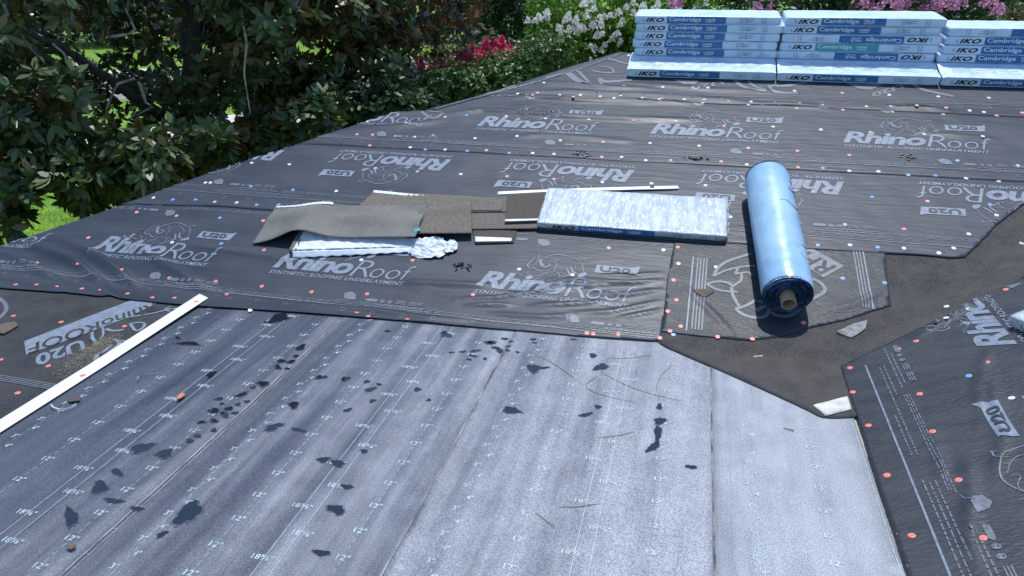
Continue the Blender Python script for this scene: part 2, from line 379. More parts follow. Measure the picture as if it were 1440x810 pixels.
def ring(x, y, r, wd):
    t = np.linspace(0, 2 * np.pi, 15)[:-1]; c = np.stack([np.cos(t), np.sin(t)], -1)
    v = np.concatenate([c * r, c * (r - wd)]) + np.array([x, y]); n = 14
    return v, [(i, (i + 1) % n, n + (i + 1) % n, n + i) for i in range(n)]
def join2(parts):
    V, Fc, o = [], [], 0
    for v, f in parts:
        V.append(np.asarray(v, float)); Fc += [tuple(i + o for i in q) for q in f]; o += len(v)
    return np.concatenate(V), Fc
def slice2(vf, st=.02):
    v, f = vf; bm = bmesh.new(); bv = [bm.verts.new((a, b, 0)) for a, b in v]
    for q in f:
        try: bm.faces.new([bv[i] for i in q])
        except ValueError: pass
    bmesh.ops.triangulate(bm, faces=bm.faces[:])
    lo, hi = v.min(0), v.max(0)
    for ax in (0, 1):
        for c in np.arange(lo[ax] + st, hi[ax], st):
            co = [0, 0, 0]; no = [0, 0, 0]; co[ax] = c; no[ax] = 1
            bmesh.ops.bisect_plane(bm, geom=bm.verts[:] + bm.edges[:] + bm.faces[:], dist=1e-6, plane_co=co, plane_no=no)
    bm.verts.index_update()
    r = np.array([(a.co.x, a.co.y) for a in bm.verts]), [tuple(a.index for a in q.verts) for q in bm.faces]
    bm.free(); return r
def lay(name, vf, M, lift, m, parent, clip=None, eps=.0024):
    """put a flat print on the roof surface: M = (origin xy, u axis xy, v axis xy) in plan"""
    v, f = vf; o, u, vv = (np.array(q, float) for q in M)
    q = o + v[:, :1] * u + v[:, 1:] * vv
    if clip is not None:
        k = inside(clip, q[:, 0], q[:, 1]); f = [g for g in f if all(k[i] for i in g)]
        if not f: return None
    # faces upwards
    det = u[0] * vv[1] - u[1] * vv[0]
    if det < 0: f = [g[::-1] for g in f]
    used = sorted({i for g in f for i in g}); ren = {a: b for b, a in enumerate(used)}
    q = q[used]; f = [tuple(ren[i] for i in g) for g in f]
    z = SZ(q[:, 0], q[:, 1], lift + eps)
    return mesh_obj(name, np.column_stack([q, z]), f, m, parent)

# ------------------------------------------------------------------ the house under the sheets
house = tag(empty('house', (0, 4, GZ)), 'single storey house with bare roof deck under black underlayment and grey membrane', 'house')
def kid(name, vf, m, parent, smooth=False):
    o = mesh_obj(name, [Vector(v) - parent.location for v in vf[0]], vf[1], m, parent, smooth); return o
xs = np.linspace(-4.4, 5.95, 190); ys = np.linspace(-2.2, 8.45, 196)
GX, GY = np.meshgrid(xs, ys); GZZ = Z(GX, GY) - .004
vv = [(a, b, c) for a, b, c in zip(GX.ravel(), GY.ravel(), GZZ.ravel())]; nx, ny = len(xs), len(ys)
ff = [(j * nx + i, j * nx + i + 1, (j + 1) * nx + i + 1, (j + 1) * nx + i) for j in range(ny - 1) for i in range(nx - 1)]
ff = [q for q in ff if min(vv[k][2] for k in q) > -.3]
kid('roof_deck', (vv, ff), 'deck_wood', house, True)
for a in ((-4.42, 5.97, -2.22, -2.2), (-.2, 5.97, 8.45, 8.47)): kid('fascia', box(a[0], a[1], a[2], a[3], -.2, -.006), 'fascia', house)
for a in ((-4.42, -4.4, -2.199, 2.9), (5.95, 5.97, -2.199, 8.449)): kid('fascia', box(*a, -.2, -.006), 'fascia', house)
kid('wall', box(-4.0, 5.55, -1.8, 2.95, GZ, -.19), 'wall', house)
kid('wall', box(-1.2, 5.55, 2.952, 8.05, GZ, -.19), 'wall', house)

# ------------------------------------------------------------------ grey self-adhered membrane on the low-slope deck
edges = [-2.42, -1.585, -.715, .19, .70]
mem_lab = ['grey printed membrane strip along the white edge metal', 'grey printed membrane strip between two pale scuffed seams beside the edge strip',
           'grey printed membrane strip running up to the wrinkled underlayment end seam', 'grey printed membrane strip beside the brown valley sheet and side slope']
MEML = []; MEMO = []
for i in range(4):
    x0, x1 = edges[i] - (.03 if i else .0), min(edges[i + 1], .687)
    L = .003 + .0016 * i; MEML.append(L)
    ye = 3.2 if i < 3 else 3.086
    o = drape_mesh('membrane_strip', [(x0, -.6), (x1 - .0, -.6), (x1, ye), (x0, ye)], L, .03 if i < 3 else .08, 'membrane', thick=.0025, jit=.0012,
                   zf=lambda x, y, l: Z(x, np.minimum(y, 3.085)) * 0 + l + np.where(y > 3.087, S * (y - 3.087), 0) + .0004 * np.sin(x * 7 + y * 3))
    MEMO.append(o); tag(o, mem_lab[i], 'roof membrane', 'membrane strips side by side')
    pr = []; dash = []
    e = edges[i] + (.012 if i else .02)
    def lab(s, x, wd, st, off, ht=.022):
        y = .25 + off
        while y < (3.03 if i < 3 else 2.6):
            if x + wd < edges[i + 1] - .01: pr.append(fit(s, x - wd / 2, y, wd, ht, 0, .01))
            y += st
    lab('3"', e + .076, .022, .118, .0); lab('4"', e + .104, .022, .118, .06)
    lab('12"', e + .305, .04, .118, .03); lab('12"', e + .695, .04, .118, .07)
    lab('18⅝"', e + .468, .066, .235, .02); lab('18⅝"', e + .532, .066, .235, .14)
    def dline(x, on, gap, wd=.0015):
        if x > edges[i + 1] - .012: return
        y = .2
        while y < (3.06 if i < 3 else 2.6): pr.append(rect(x - wd / 2, y, x + wd / 2, min(y + on, 3.06 if i < 3 else 2.62))); y += on + gap
    for q in (.09, .305, .695): dline(e + q, .018, .014)
    for q in (.473, .523): dline(e + q, 3.3, .1, .0019)
    v, f = join2(pr)
    pz = np.where(v[:, 1] > 3.087, S * (v[:, 1] - 3.087), 0) + L + .0016 + .0004 * np.sin(v[:, 0] * 7 + v[:, 1] * 3)
    mesh_obj('printed_markings', np.column_stack([v, pz]), f, 'membrane_print', o)
    if i:   # scuffed lap edge
        x = edges[i] - .028; pts = [(x + .004 * math.sin(y * 3 + i) + random.uniform(-.0012, .0012), y) for y in np.arange(.0, 3.04, .04)]
        for wd, m, dx in (((.0065, 'seam', 0),) if i != 1 else ((.005, 'seam_pale', 0), (.003, 'seam_pale', .016))):
            v, f = stroke([(a + dx, b) for a, b in pts], wd, False)
            mesh_obj('lap_edge', np.column_stack([v, np.full(len(v), L + .0022)]), [g[::-1] for g in f], m, o)
        if i == 1:
            tk = [rect(x + .0 , y, x + .016, y + .0025) for y in np.arange(.3, 2.0, .055)]
            v, f = join2(tk); mesh_obj('tick_marks', np.column_stack([v, np.full(len(v), L + .0016)]), f, 'seam_pale', o)

SCR = [[(753, 500), (780, 512), (810, 535)], [(840, 530), (818, 545), (847, 557), (893, 567)], [(843, 523), (873, 540), (913, 555), (960, 565)], [(840, 617), (873, 613), (893, 608)], [(922, 557), (925, 533), (945, 515)], [(785, 714), (815, 714), (845, 709)], [(607, 600), (620, 612)], [(855, 505), (890, 505), (915, 500)], [(750, 720), (770, 735), (780, 742)]]
for k, pts in enumerate(SCR):
    v, f = stroke([P2(*p) for p in pts], .0035); mesh_obj('scratch_mark', np.column_stack([v, np.full(len(v), MEML[3] + .0006)]), [g[::-1] for g in f], 'scratch', MEMO[2])
# ------------------------------------------------------------------ sheets: valley, underlayment courses
def pl(*px): return [P2(*p) for p in px]
SHEETS = []     # (object, outline, lift) lowest first
def sheet(poly, lift, m, label, st=.02, name='underlayment_sheet', cat='underlayment', thick=.0035, group='underlayment sheets on the roof'):
    o = drape_mesh(name, poly, lift, st, m, thick=thick); tag(o, label, cat, group); SHEETS.append((o, poly, lift)); return o
LA, LE, LB, LC, LD, LF, LH, LG, LV = .0155, .0185, .0215, .0245, .0275, .0305, .0165, .004, .0125
vp = pl((925, 478), (1030, 529), (1140, 579), (1156, 589))
vp += [(.700, 2.665), (.78, 2.72), (1.05, 3.1), (2.6, 4.65), (2.35, 4.95), (1.1, 4.1), (.3, 3.6), (-.12, 3.5)]
val = sheet(vp, LV, 'valley', 'dark brown mineral surfaced sheet lining the roof valley', .025, 'valley_sheet', 'roofing sheet', .005, None)
v, f = stroke([P2(*p) for p in ((926, 478.6), (1030, 529.6), (1140, 579.8), (1156, 590))] + [(.69, 2.662)], .010, False)
mesh_obj('cut_edge', np.column_stack([v, np.full(len(v), .0122)]), [g[::-1] for g in f], 'asphalt_edge', val)
pw = pl((1143, 574), (1191, 559), (1197, 577), (1160, 588.5)); pw = [np.array(p) for p in pw]
bw = tag(drape_mesh('timber_offcut', pw, .0195, .02, 'grey_wood', thick=.005), 'pale timber offcut at the tip of the brown valley sheet', 'timber')
def NN(*ps): return [N(*p) for p in ps]
G = sheet([(-4.38, -.6), (-2.41, -.6), (-2.41, 3.08), (-4.38, 3.08)], LG, 'underlay_flat', 'dark flat underlayment sheet across the white edge strip from the membrane', .03)
HS = sheet(pl((1182, 515), (1240, 488), (1300, 459), (1370, 425), (1398, 409), (1440, 392)) + [(1.9, 3.75), (1.9, -.2), (.680, -.2)], LH, 'underlay_ribbed', 'underlayment sheet on the side slope beyond the brown valley', .016)
HS2 = drape_mesh('underlayment_sheet', [(1.84, -.6), (3.25, -.6), (3.25, 4.4), (2.5, 4.4), (1.84, 3.7)], LH + .003, .05, 'underlay_ribbed'); tag(HS2, 'upper underlayment course high on the side slope', 'underlayment', 'underlayment sheets on the roof')
A = sheet([(-4.36, 2.95), P2(0, 407), P2(120, 416), P2(200, 426), P2(290, 433), P2(420, 441), P2(560, 452), P2(700, 462), P2(850, 474), P2(928, 478), (-.03, 3.95), (-3.1, 4.3), (-4.6, 3.2)], LA, 'underlay', 'lowest underlayment course with wrinkles above the grey membrane', .0105)
E_ = sheet([P2(938, 393), P2(930, 466)] + pl((990, 473), (1050, 478.5), (1095, 473), (1130, 463), (1190, 449), (1253, 430), (1248, 395)) + NN((.985, 3.9), (-.05, 3.9)), LE, 'underlay_ribbed', 'ribbed underlayment piece under the blue roll', .016)
B = sheet(NN((-4.1, 3.69), (-3.6, 3.73), (-2.8, 3.792), (-1.5, 3.80), (.6, 3.806), (1.15, 3.832)) + pl((1335, 363), (1357, 361.5), (1375, 345), (1402, 316), (1440, 287)) + [(2.3, 4.60), (-2.7, 4.72), (-4.1, 3.75)], LB, 'underlay', 'second underlayment course with upside-down lettering behind the shingle bundle', .018)
Cc = sheet(NN((-3.1, 4.45), (-1.475, 4.452), (0, 4.456), (1.75, 4.456), (3.0, 4.456)) + [(3.0, 5.3), (-1.7, 5.3), (-2.2, 5.15), (-2.8, 4.7)], LC, 'underlay', 'third underlayment course with upright lettering below the bundle stack', .018)
D = sheet(NN((-1.5, 5.15), (-.1, 5.108), (.78, 5.107), (1.9, 5.085), (3.2, 5.08)) + [(3.2, 5.95), (-.75, 5.95)], LD, 'underlay', 'topmost underlayment course wrapping the ridge under the bundle stack', .02)
F_ = sheet([P2(612, 157), P2(660, 143), P2(702, 133), P2(761, 117), P2(820, 99), P2(873, 79), (-.5, 5.80), (-.9, 5.85), (-1.7, 5.25), (-2.05, 5.0)], LF, 'underlay', 'narrow underlayment strip folded over the roof hip', .018)
order = SHEETS[::-1]
def which(x, y):
    for o, poly, lift in order:
        if inside(poly, x, y): return o, poly, lift
    return None

# ---- printed small logo, local metres (u along the lettering, v up)
ka = 1440 / 280; an = P2(650 + 100 / ka, 335 + 345 / ka)
def zl(pts): return [((P2(650 + a / ka, 335 + b / ka)[0] - an[0]), (P2(650 + a / ka, 335 + b / ka)[1] - an[1]) / CS) for a, b in pts]
rh = [([(570, 150), (620, 125), (690, 110), (750, 118), (810, 140), (840, 152)], 5), ([(830, 148), (855, 135), (885, 142), (900, 136), (880, 153)], 5),
      ([(838, 152), (865, 170), (877, 210), (882, 240)], 4), ([(730, 135), (790, 160), (822, 190), (818, 218)], 3),
      ([(755, 210), (775, 240), (780, 265)], 9), ([(788, 200), (800, 235), (835, 252)], 10), ([(640, 160), (682, 165), (685, 190), (668, 228)], 4),
      ([(563, 148), (568, 188), (600, 206), (642, 190), (630, 178)], 9), ([(530, 128), (500, 165), (475, 180), (480, 205), (512, 216)], 6),
      ([(560, 108), (556, 140), (535, 182), (510, 190)], 4), ([(600, 140), (625, 130), (660, 140), (690, 160), (715, 150), (705, 138)], 3),
      ([(485, 225), (470, 245), (510, 270), (560, 265), (620, 240), (642, 212)], 4), ([(630, 240), (600, 258), (560, 280), (520, 290), (545, 308), (585, 300), (645, 268)], 4),
      ([(640, 240), (682, 235), (712, 260), (700, 290), (660, 300), (680, 282)], 4), ([(700, 290), (740, 266), (792, 264)], 6),
      ([(370, 240), (400, 235), (430, 258), (475, 285)], 3), ([(500, 190), (530, 210), (560, 235), (600, 225)], 5), ([(690, 250), (720, 240), (750, 255)], 3)]
art = []
for pts, wd in rh: art.append(stroke(zl(pts), wd * .00105))
art.append(poly2(*zl([(832, 268), (858, 246), (893, 238), (906, 258), (880, 272), (845, 277)])))
art.append(poly2(*zl([(560, 145), (590, 150), (575, 165), (600, 190), (575, 190), (562, 170)])))
u20 = [poly2((.578, .185), (.79, .185), (.785, .215), (.805, .262), (.785, .252), (.76, .245), (.585, .245))]
def edge_block(s=1., v0=0.):
    q = []
    q += [poly2((.483, -.135), (.52, -.118), (.548, -.135), (.562, -.172), (.52, -.178), (.497, -.168)), stroke([(.465, -.192), (.50, -.18), (.51, -.165)], .004)]
    q += [poly2((.61, -.17), (.62, -.155), (.675, -.155), (.682, -.163), (.672, -.175), (.62, -.175))]
    for x in (.705, .745): q += [ring(x, -.165, .012, .005), rect(x - .008, -.17, x + .008, -.162)]
    for x, wd in ((.78, .05), (.85, .035), (.89, .03)):
        for k in range(3): q.append(rect(x, -.156 - k * .009, x + wd, -.151 - k * .009))
    for vq, x0, x1 in ((-.196, .68, .92), (-.212, .62, .96)):
        x = x0
        while x < x1: l = random.uniform(.008, .03); q.append(rect(x, vq, x + l, vq + .006)); x += l + .006
    for vq in (-.199, -.208, -.217):
        x = -.15
        while x < .44: l = random.uniform(.01, .05); q.append(rect(x, vq, x + l, vq + .004)); x += l + .007
    return [((np.array([[0, v0]]) + np.asarray(v) * s) if s == 1 else (np.array([[.8, v0]]) - np.asarray(v)), f) for v, f in q]
bold = fit('Rhino', 0, .0, .455, .128, .28, .035, .92)
thin = fit('R', .455, -.005, .105, .128, .25, -.013); thin2 = fit('oof', .565, -.005, .235, .113, .25, -.011)
sub = fit('SYNTHETIC ROOFING UNDERLAYMENT', .0, -.043, .775, .027, .25, .02, 1.05)
LOGO = slice2(join2([bold, thin, thin2, sub]), .016); LOGO_ART = slice2(join2(art), .03); U20B = slice2(join2(u20), .013)
U20T = slice2(fit('U20', .603, .196, .155, .04, .0, .03), .013); EB = slice2(join2(edge_block() + edge_block(-1, .235)), .04)
def logo(sh, poly, lift, ox, oy, u=(1, 0), v=(0, CS), eb=True, clip=None):
    M = ((ox, oy), u, v); c = clip if clip is not None else poly
    lay('printed_lettering', LOGO, M, lift, 'print', sh, c); lay('printed_emblem', LOGO_ART, M, lift, 'print_thin', sh, c)
    fl_ = lay('printed_flag', U20B, M, lift, 'print', sh, c); nu_ = lay('printed_number', U20T, M, lift, 'underlay', sh, c, .0045)
    if fl_ and nu_: nu_.parent = fl_
    if eb: lay('printed_notes', EB, M, lift, 'print_pale', sh, c)
def clipto(poly, x0=-9, x1=9, y0=-9, y1=9): return [(min(max(a, x0), x1), min(max(b, y0), y1)) for a, b in poly]
for x in (-4.50, -3.342, -2.179, -1.02): logo(A, None, LA, *N(x, 3.345), clip=SHEETS[3][1])
for x in (-2.63, -1.471, -.33, .83, 1.99): logo(B, None, LB, *N(x, 4.372), (-1, 0), (0, -CS), clip=SHEETS[5][1])
for x in (-2.56, -1.415, -.281, .857, 2.0): logo(Cc, None, LC, *N(x, 4.74), clip=SHEETS[6][1])
# side slope: the lettering runs up the picture, tops towards the valley
oh = P2(1430.7, 485.3)
for k in (0, -1, 1): logo(HS, None, LH, oh[0], oh[1] + 1.16 * k, (0, 1), (-CS, 0), clip=SHEETS[2][1], eb=True)
# running lines near the sheet edges
def runline(sh, lift, a, b, wd, clip, m='print_pale'):
    v, f = stroke([(a[0] + (b[0] - a[0]) * t, a[1] + (b[1] - a[1]) * t) for t in np.linspace(0, 1, 160)], wd, False)
    lay('printed_line', (v, f), ((0, 0), (1, 0), (0, 1)), lift, m, sh, clip)
for sh, lift, y, idx in ((A, LA, 3.118, 3), (B, LB, 3.88, 5), (Cc, LC, 4.505, 6), (D, LD, 5.17, 7)):
    runline(sh, lift, (-4.3, y), (3.1, y), .005, SHEETS[idx][1])
    q = []
    for dy in (.012, .021, .030):
        x = -4.3
        while x < 3:
            l = random.uniform(.02, .07)
            if (x // .58) % 2: q.append(rect(x, y + dy, x + l, y + dy + .0035))
            x += l + .008
    lay('printed_small_print', slice2(join2(q), .05), ((0, 0), (1, 0), (0, 1)), lift, 'print_pale', sh, SHEETS[idx][1])
    rg = [ring(x, y - .035 + random.uniform(-.004, .004), .012, .003) for x in np.arange(-4.2, 3, .16)]
    lay('printed_fastener_marks', join2(rg), ((0, 0), (1, 0), (0, 1)), lift, 'print_pale', sh, SHEETS[idx][1])
la, lb = P2(1225, 540), P2(1337, 810)
lx = (la[0] + lb[0]) / 2
runline(HS, LH, (lx, .4), (lx, 3.02), .0065, SHEETS[2][1], 'print')
q = []
for k, dx in enumerate((.026, .042, .058)):
    y = .5
    while y < 2.98:
        l = random.uniform(.01, .035)
        if not (2.2 < y < 2.35) and not (k == 0 and y > 2.6) and not (k == 2 and int(y * 2.2) % 2): q.append(rect(lx + dx, y, lx + dx + .0045, y + l))
        y += l + .006
lay('printed_small_print', slice2(join2(q), .05), ((0, 0), (1, 0), (0, 1)), LH, 'print_pale', HS, SHEETS[2][1])
lay('printed_fastener_marks', join2([ring(lx - .10, y, .014, .003) for y in np.arange(.5, 3.0, .135)]), ((0, 0), (1, 0), (0, 1)), LH, 'print_pale', HS, SHEETS[2][1])
# piece under the roll: vertical border lines
for xa, xb, idx, rows in (((975, 362), (965, 466), 4, (.02, .035, .05, .065)), ((1213, 353), (1228, 436), 4, (-.02, -.034, -.048))):
    a, b = P2(*xa), P2(*xb); runline(E_, LE, a, b, .007, SHEETS[4][1], 'print')
    q = []
    for d in rows:
        for t in np.arange(.02, .98, .03): q.append(rect(a[0] + (b[0] - a[0]) * t + d, a[1] + (b[1] - a[1]) * t - .012, a[0] + (b[0] - a[0]) * t + d + .007, a[1] + (b[1] - a[1]) * t + .006))
    lay('printed_small_print', join2(q), ((0, 0), (1, 0), (0, 1)), LE, 'print_pale', E_, SHEETS[4][1])
# ---- big diagonal prints, traced
def big(sh, idx, o, k, strokes, polys=(), m='print'):
    q = []
    for pts, wd in strokes: q.append(stroke([P2(o[0] + a / k, o[1] + b / k) for a, b in pts], wd, False))
    for pts in polys: q.append(poly2(*[P2(o[0] + a / k, o[1] + b / k) for a, b in pts]))
    lay('printed_emblem', slice2(join2(q), .03), ((0, 0), (1, 0), (0, 1)), SHEETS[idx][2], m, sh, SHEETS[idx][1])
def bigtext(sh, idx, o, k, s, p0, p1, ptop, m, boldness=.03, eps=.0016, name='printed_lettering'):
    a, b, c = (np.array(P2(o[0] + x / k, o[1] + y / k)) for x, y in (p0, p1, ptop))
    lay(name, slice2(fit(s, 0, 0, 1, 1, 0, boldness), .06), (a, b - a, c - a), SHEETS[idx][2], m, sh, SHEETS[idx][1], eps)
big(E_, 4, (950, 330), 1440 / 310, [([(250, 278), (270, 225), (330, 180), (420, 150), (495, 128)], .016), ([(255, 272), (320, 240), (420, 214), (520, 208)], .012),
    ([(385, 262), (410, 222)], .012), ([(385, 262), (430, 252), (432, 300), (405, 322), (365, 345)], .014), ([(430, 255), (480, 248), (502, 275)], .012),
    ([(205, 330), (260, 308), (340, 315), (370, 340)], .014), ([(205, 330), (260, 362), (330, 376), (405, 378)], .012), ([(365, 348), (370, 395), (400, 450), (425, 482)], .016),
    ([(392, 488), (460, 470), (525, 430)], .016), ([(392, 488), (430, 522), (500, 546), (570, 548), (606, 520), (612, 480), (592, 446), (540, 440)], .017),
    ([(530, 502), (560, 480), (600, 470)], .02), ([(620, 500), (640, 526), (700, 540), (770, 526), (812, 490), (836, 455), (900, 420), (962, 390), (980, 360), (950, 320), (900, 296), (868, 290)], .018),
    ([(640, 486), (670, 492)], .014)], m='print_pale')
big(E_, 4, (950, 330), 1440 / 310, [], [[(830, 92), (880, 90), (1102, 212), (966, 286), (840, 205)]], m='print_pale')
bigtext(E_, 4, (950, 330), 1440 / 310, 'RHI', (1055, 215), (835, 95), (950, 268), 'underlay_ribbed', .02, .0028)
k_ = 1130 / 300
big(G, 1, (0, 395), k_, [], [[(128, 322), (700, 105), (850, 112), (700, 190), (140, 396)]], m='print')
bigtext(G, 1, (0, 395), k_, 'RhinoROOF', (820, 118), (150, 342), (835, 158), 'underlay_flat', .012, .003)
bigtext(G, 1, (0, 395), k_, 'U20', (440, 308), (185, 398), (455, 362), 'print', .03)
big(G, 1, (0, 395), k_, [([(490, 310), (488, 270), (520, 240), (580, 215), (700, 192), (830, 172), (900, 150), (950, 148)], .014), ([(690, 228), (760, 222), (772, 240), (722, 278), (690, 228)], .014),
    ([(490, 300), (512, 345)], .014), ([(560, 258), (600, 270), (655, 262)], .018), ([(600, 312), (645, 330), (600, 362), (570, 392)], .02), ([(508, 430), (512, 392), (560, 372), (592, 340)], .02),
    ([(900, 165), (868, 152), (910, 138)], .01), ([(545, 250), (550, 290), (530, 310)], .01), ([(620, 320), (670, 318), (660, 345)], .014)], m='print')
big(G, 1, (0, 395), k_, [([(-10, 90), (25, 115), (38, 150), (20, 180), (-10, 205)], .02)], m='print_pale')
for dy in (0, 9, 18, 27): big(G, 1, (0, 395), k_, [([(0, 503 + dy), (110, 521 + dy), (220, 540 + dy), (330, 556 + dy)], .006)], m='print_pale')
kd = 1440 / 260
big(D, 7, (860, 0), kd, [([(960, 640), (1010, 690), (1120, 715), (1200, 722)], .03), ([(1060, 645), (1110, 690), (1200, 715)], .02), ([(1230, 690), (1270, 680), (1330, 690), (1420, 680)], .02), ([(1230, 690), (1250, 730), (1330, 740), (1440, 738)], .02)],
    [[(470, 632), (560, 670), (650, 672), (680, 640)]], m='print_pale')
bigtext(D, 7, (860, 0), kd, 'U20', (860, 640), (610, 690), (880, 668), 'print_pale', .03)
big(D, 7, (1080, 0), kd, [([(1120, 670), (1200, 715), (1320, 740), (1440, 765)], .025), ([(0, 680), (40, 730), (150, 742), (230, 738)], .02), ([(60, 690), (130, 680), (300, 660)], .02)], [[(600, 662), (700, 705), (800, 715), (900, 670)]], m='print_pale')
bigtext(D, 7, (1080, 0), kd, 'U20', (1040, 668), (800, 742), (1060, 700), 'print_pale', .03)
kf = 1440 / 340
big(D, 7, (560, 60), kf, [([(1000, 182), (1050, 225), (1110, 258), (1150, 262)], .045), ([(1005, 178), (1070, 175), (1100, 210), (1135, 245)], .02), ([(1195, 225), (1230, 245), (1290, 240), (1390, 232)], .03), ([(1195, 225), (1210, 262), (1250, 268)], .02),
    ([(1180, 110), (1260, 105), (1330, 130), (1390, 140)], .02), ([(1150, 175), (1210, 190), (1290, 192), (1270, 160), (1210, 150)], .015)], m='print_pale')
big(F_, 8, (560, 60), kf, [([(230, 405), (420, 355), (590, 303), (700, 268)], .018), ([(880, 222), (920, 212), (970, 200)], .02)], m='print_pale')
big(Cc, 6, (560, 60), kf, [([(138, 418), (180, 452), (220, 462), (270, 432)], .02), ([(170, 415), (265, 425)], .01)], m='print_pale')

# ------------------------------------------------------------------ plastic cap nails
def cap_mesh(name, m, r=.0128):
    bm = bmesh.new(); prof = [(r, 0), (r, .0012), (r * .86, .0022), (r * .5, .0026), (r * .34, .0022)]; seg = 12; rows = []
    for rr, h in prof: rows.append([bm.verts.new((rr * math.cos(2 * math.pi * k / seg), rr * math.sin(2 * math.pi * k / seg), h)) for k in range(seg)])
    for i in range(len(rows) - 1):
        for k in range(seg):
            bm.faces.new((rows[i][k], rows[i][(k + 1) % seg], rows[i + 1][(k + 1) % seg], rows[i + 1][k]))
    inner = [bm.verts.new((v.co.x, v.co.y, .0034)) for v in rows[-1]]
    for k in range(seg): bm.faces.new((rows[-1][k], rows[-1][(k + 1) % seg], inner[(k + 1) % seg], inner[k])).material_index = 1
    bm.faces.new(inner).material_index = 1
    me = bpy.data.meshes.new(name); bm.to_mesh(me); bm.free(); me.materials.append(MATS[m]); me.materials.append(MATS['nail_steel'] if m in ('cap_red',) and False else MATS[m])
    return me
CAPS = {'r': cap_mesh('cap_nail', 'cap_red'), 'p': cap_mesh('cap_nail', 'cap_glare_pink'), 'w': cap_mesh('cap_nail', 'cap_white'), 'b': cap_mesh('cap_nail', 'cap_blue')}
nails = {
 'r': [(23,403),(52,403),(82,407),(116,409),(142,412),(180,416),(215,422),(246,422),(319,413),(111,377),(172,385),(238,391),(303,395),(52,372),(371,351),(368,402),(438,410),(516,413),(665,414),(502,440),(518,447),(573,450),(825,468),(834,469),(869,470),(928,475),(947,394),(951,422),(939,438),(957,459),(942,466),(1009,474),(1058,477),(1130,454),(1414,408),(1288,481),(1263,492),(1195,518),(1387,512),(1199,552),(1293,555),(1221,599),(1311,608),(1247,669),(1348,676),(1282,754),(1382,758),(19,444),(86,453),(175,459),(1,506),(68,515),(25,553),(580,366),(953,348),(1271,323)],
 'p': [(124,334),(248,303),(192,298),(302,285),(423,293),(455,293),(370,310),(587,242),(713,249),(779,253),(856,348),(846,222),(943,227),(1014,229),(1122,237),(1304,284),(1188,317),(626,166),(891,172),(502,191),(524,191),(520,206),(684,213),(848,201),(930,141),(749,139),(806,143),(819,120),(877,123),(1052,210),(1121,214),(1018,179),(1024,145),(988,147),(1052,150),(1120,154),(1185,156),(1218,152),(1252,153),(1288,155),(1330,154),(1326,162),(1401,165),(1437,161),(1194,220),(1184,133)],
 'w': [(242,341),(216,279),(333,286),(407,232),(354,230),(289,258),(296,258),(473,270),(528,238),(648,246),(730,378),(805,386),(508,365),(874,222),(908,227),(847,257),(916,259),(992,262),(1143,271),(1027,306),(933,351),(954,371),(1007,376),(1401,304),(1362,330),(1195,346),(1271,350),(1320,357),(1341,350),(1331,431),(1358,436),(1329,452),(1422,561),(517,172),(571,175),(712,165),(767,168),(828,170),(950,173),(556,193),(583,194),(577,209),(626,212),(779,218),(668,196),(727,194),(788,199),(914,203),(728,134),(756,133),(787,136),(816,136),(844,138),(873,137),(903,140),(863,143),(926,145),(765,119),(932,125),(884,80),(983,207),(1087,180),(1154,184),(962,142),(990,143),(1056,146),(1090,147),(1124,148),(1050,233),(1254,159),(1363,158),(1383,160),(1390,140),(1224,188),(1299,191),(1381,196),(1431,235),(1194,242),(1235,243),(1358,253),(1404,256),(995,127),(1250,136),(1319,138),(1117,130),(749,217)],
 'b': [(311,342),(309,306),(243,282),(275,282),(361,289),(392,289),(353,263),(412,268),(486,297),(1157,238),(1392,289),(1150,346),(1234,349),(1185,392),(1244,398),(656,164),(609,192),(598,212),(657,214),(716,217),(1156,150),(1346,228),(1277,248),(1315,249),(1226,278),(947,469),(1362,530)]}
def surf_rot(x, y):
    e = .004; nx_ = -(Z(x + e, y) - Z(x - e, y)) / (2 * e); ny_ = -(Z(x, y + e) - Z(x, y - e)) / (2 * e)
    return Vector((0, 0, 1)).rotation_difference(Vector((float(nx_), float(ny_), 1)).normalized())
def put_on(o, x, y, extra=0.):
    wq = which(x, y); lift = wq[2] if wq else .008
    o.location = (x, y, float(SZ(np.array([x]), np.array([y]), lift)[0]) + extra)
    o.rotation_mode = 'QUATERNION'; return wq
for c, L in nails.items():
    for px in L:
        x, y = P2(*px); o = bpy.data.objects.new('cap_nail', CAPS[c]); col.objects.link(o)
        wq = put_on(o, x, y, -.0006)
        tilt = Vector((0, 0, 1)).rotation_difference(Vector((random.gauss(0, .03), random.gauss(0, .03), 1)).normalized())
        o.rotation_quaternion = surf_rot(x, y) @ tilt
        o.scale = (.9,) * 3
        o.parent = wq[0] if wq else A

# ------------------------------------------------------------------ white edge strip on the deck
sa, sb = P2(290, 423), P2(268, 424)
vs = []; 
x0, x1 = -2.455, -2.385
ws = drape_mesh('edge_strip', [(x0, -.6), (x1, -.6), (x1, 3.05), (x0 - .004, 3.085)], .0285, .06, 'white_metal', thick=.003, jit=0, zf=lambda x, y, l: .014 + np.clip((y - 2.3) * .014, 0, .02))
tag(ws, 'long white metal edge strip between grey membrane and dark underlayment', 'edge strip')
for px in ((117, 531), (277, 429)):
    x, y = P2(*px); o = bpy.data.objects.new('cap_nail', CAPS['r']); col.objects.link(o); o.location = (x, y, .0135 + max(0, (y - 2.3) * .014)); o.parent = ws

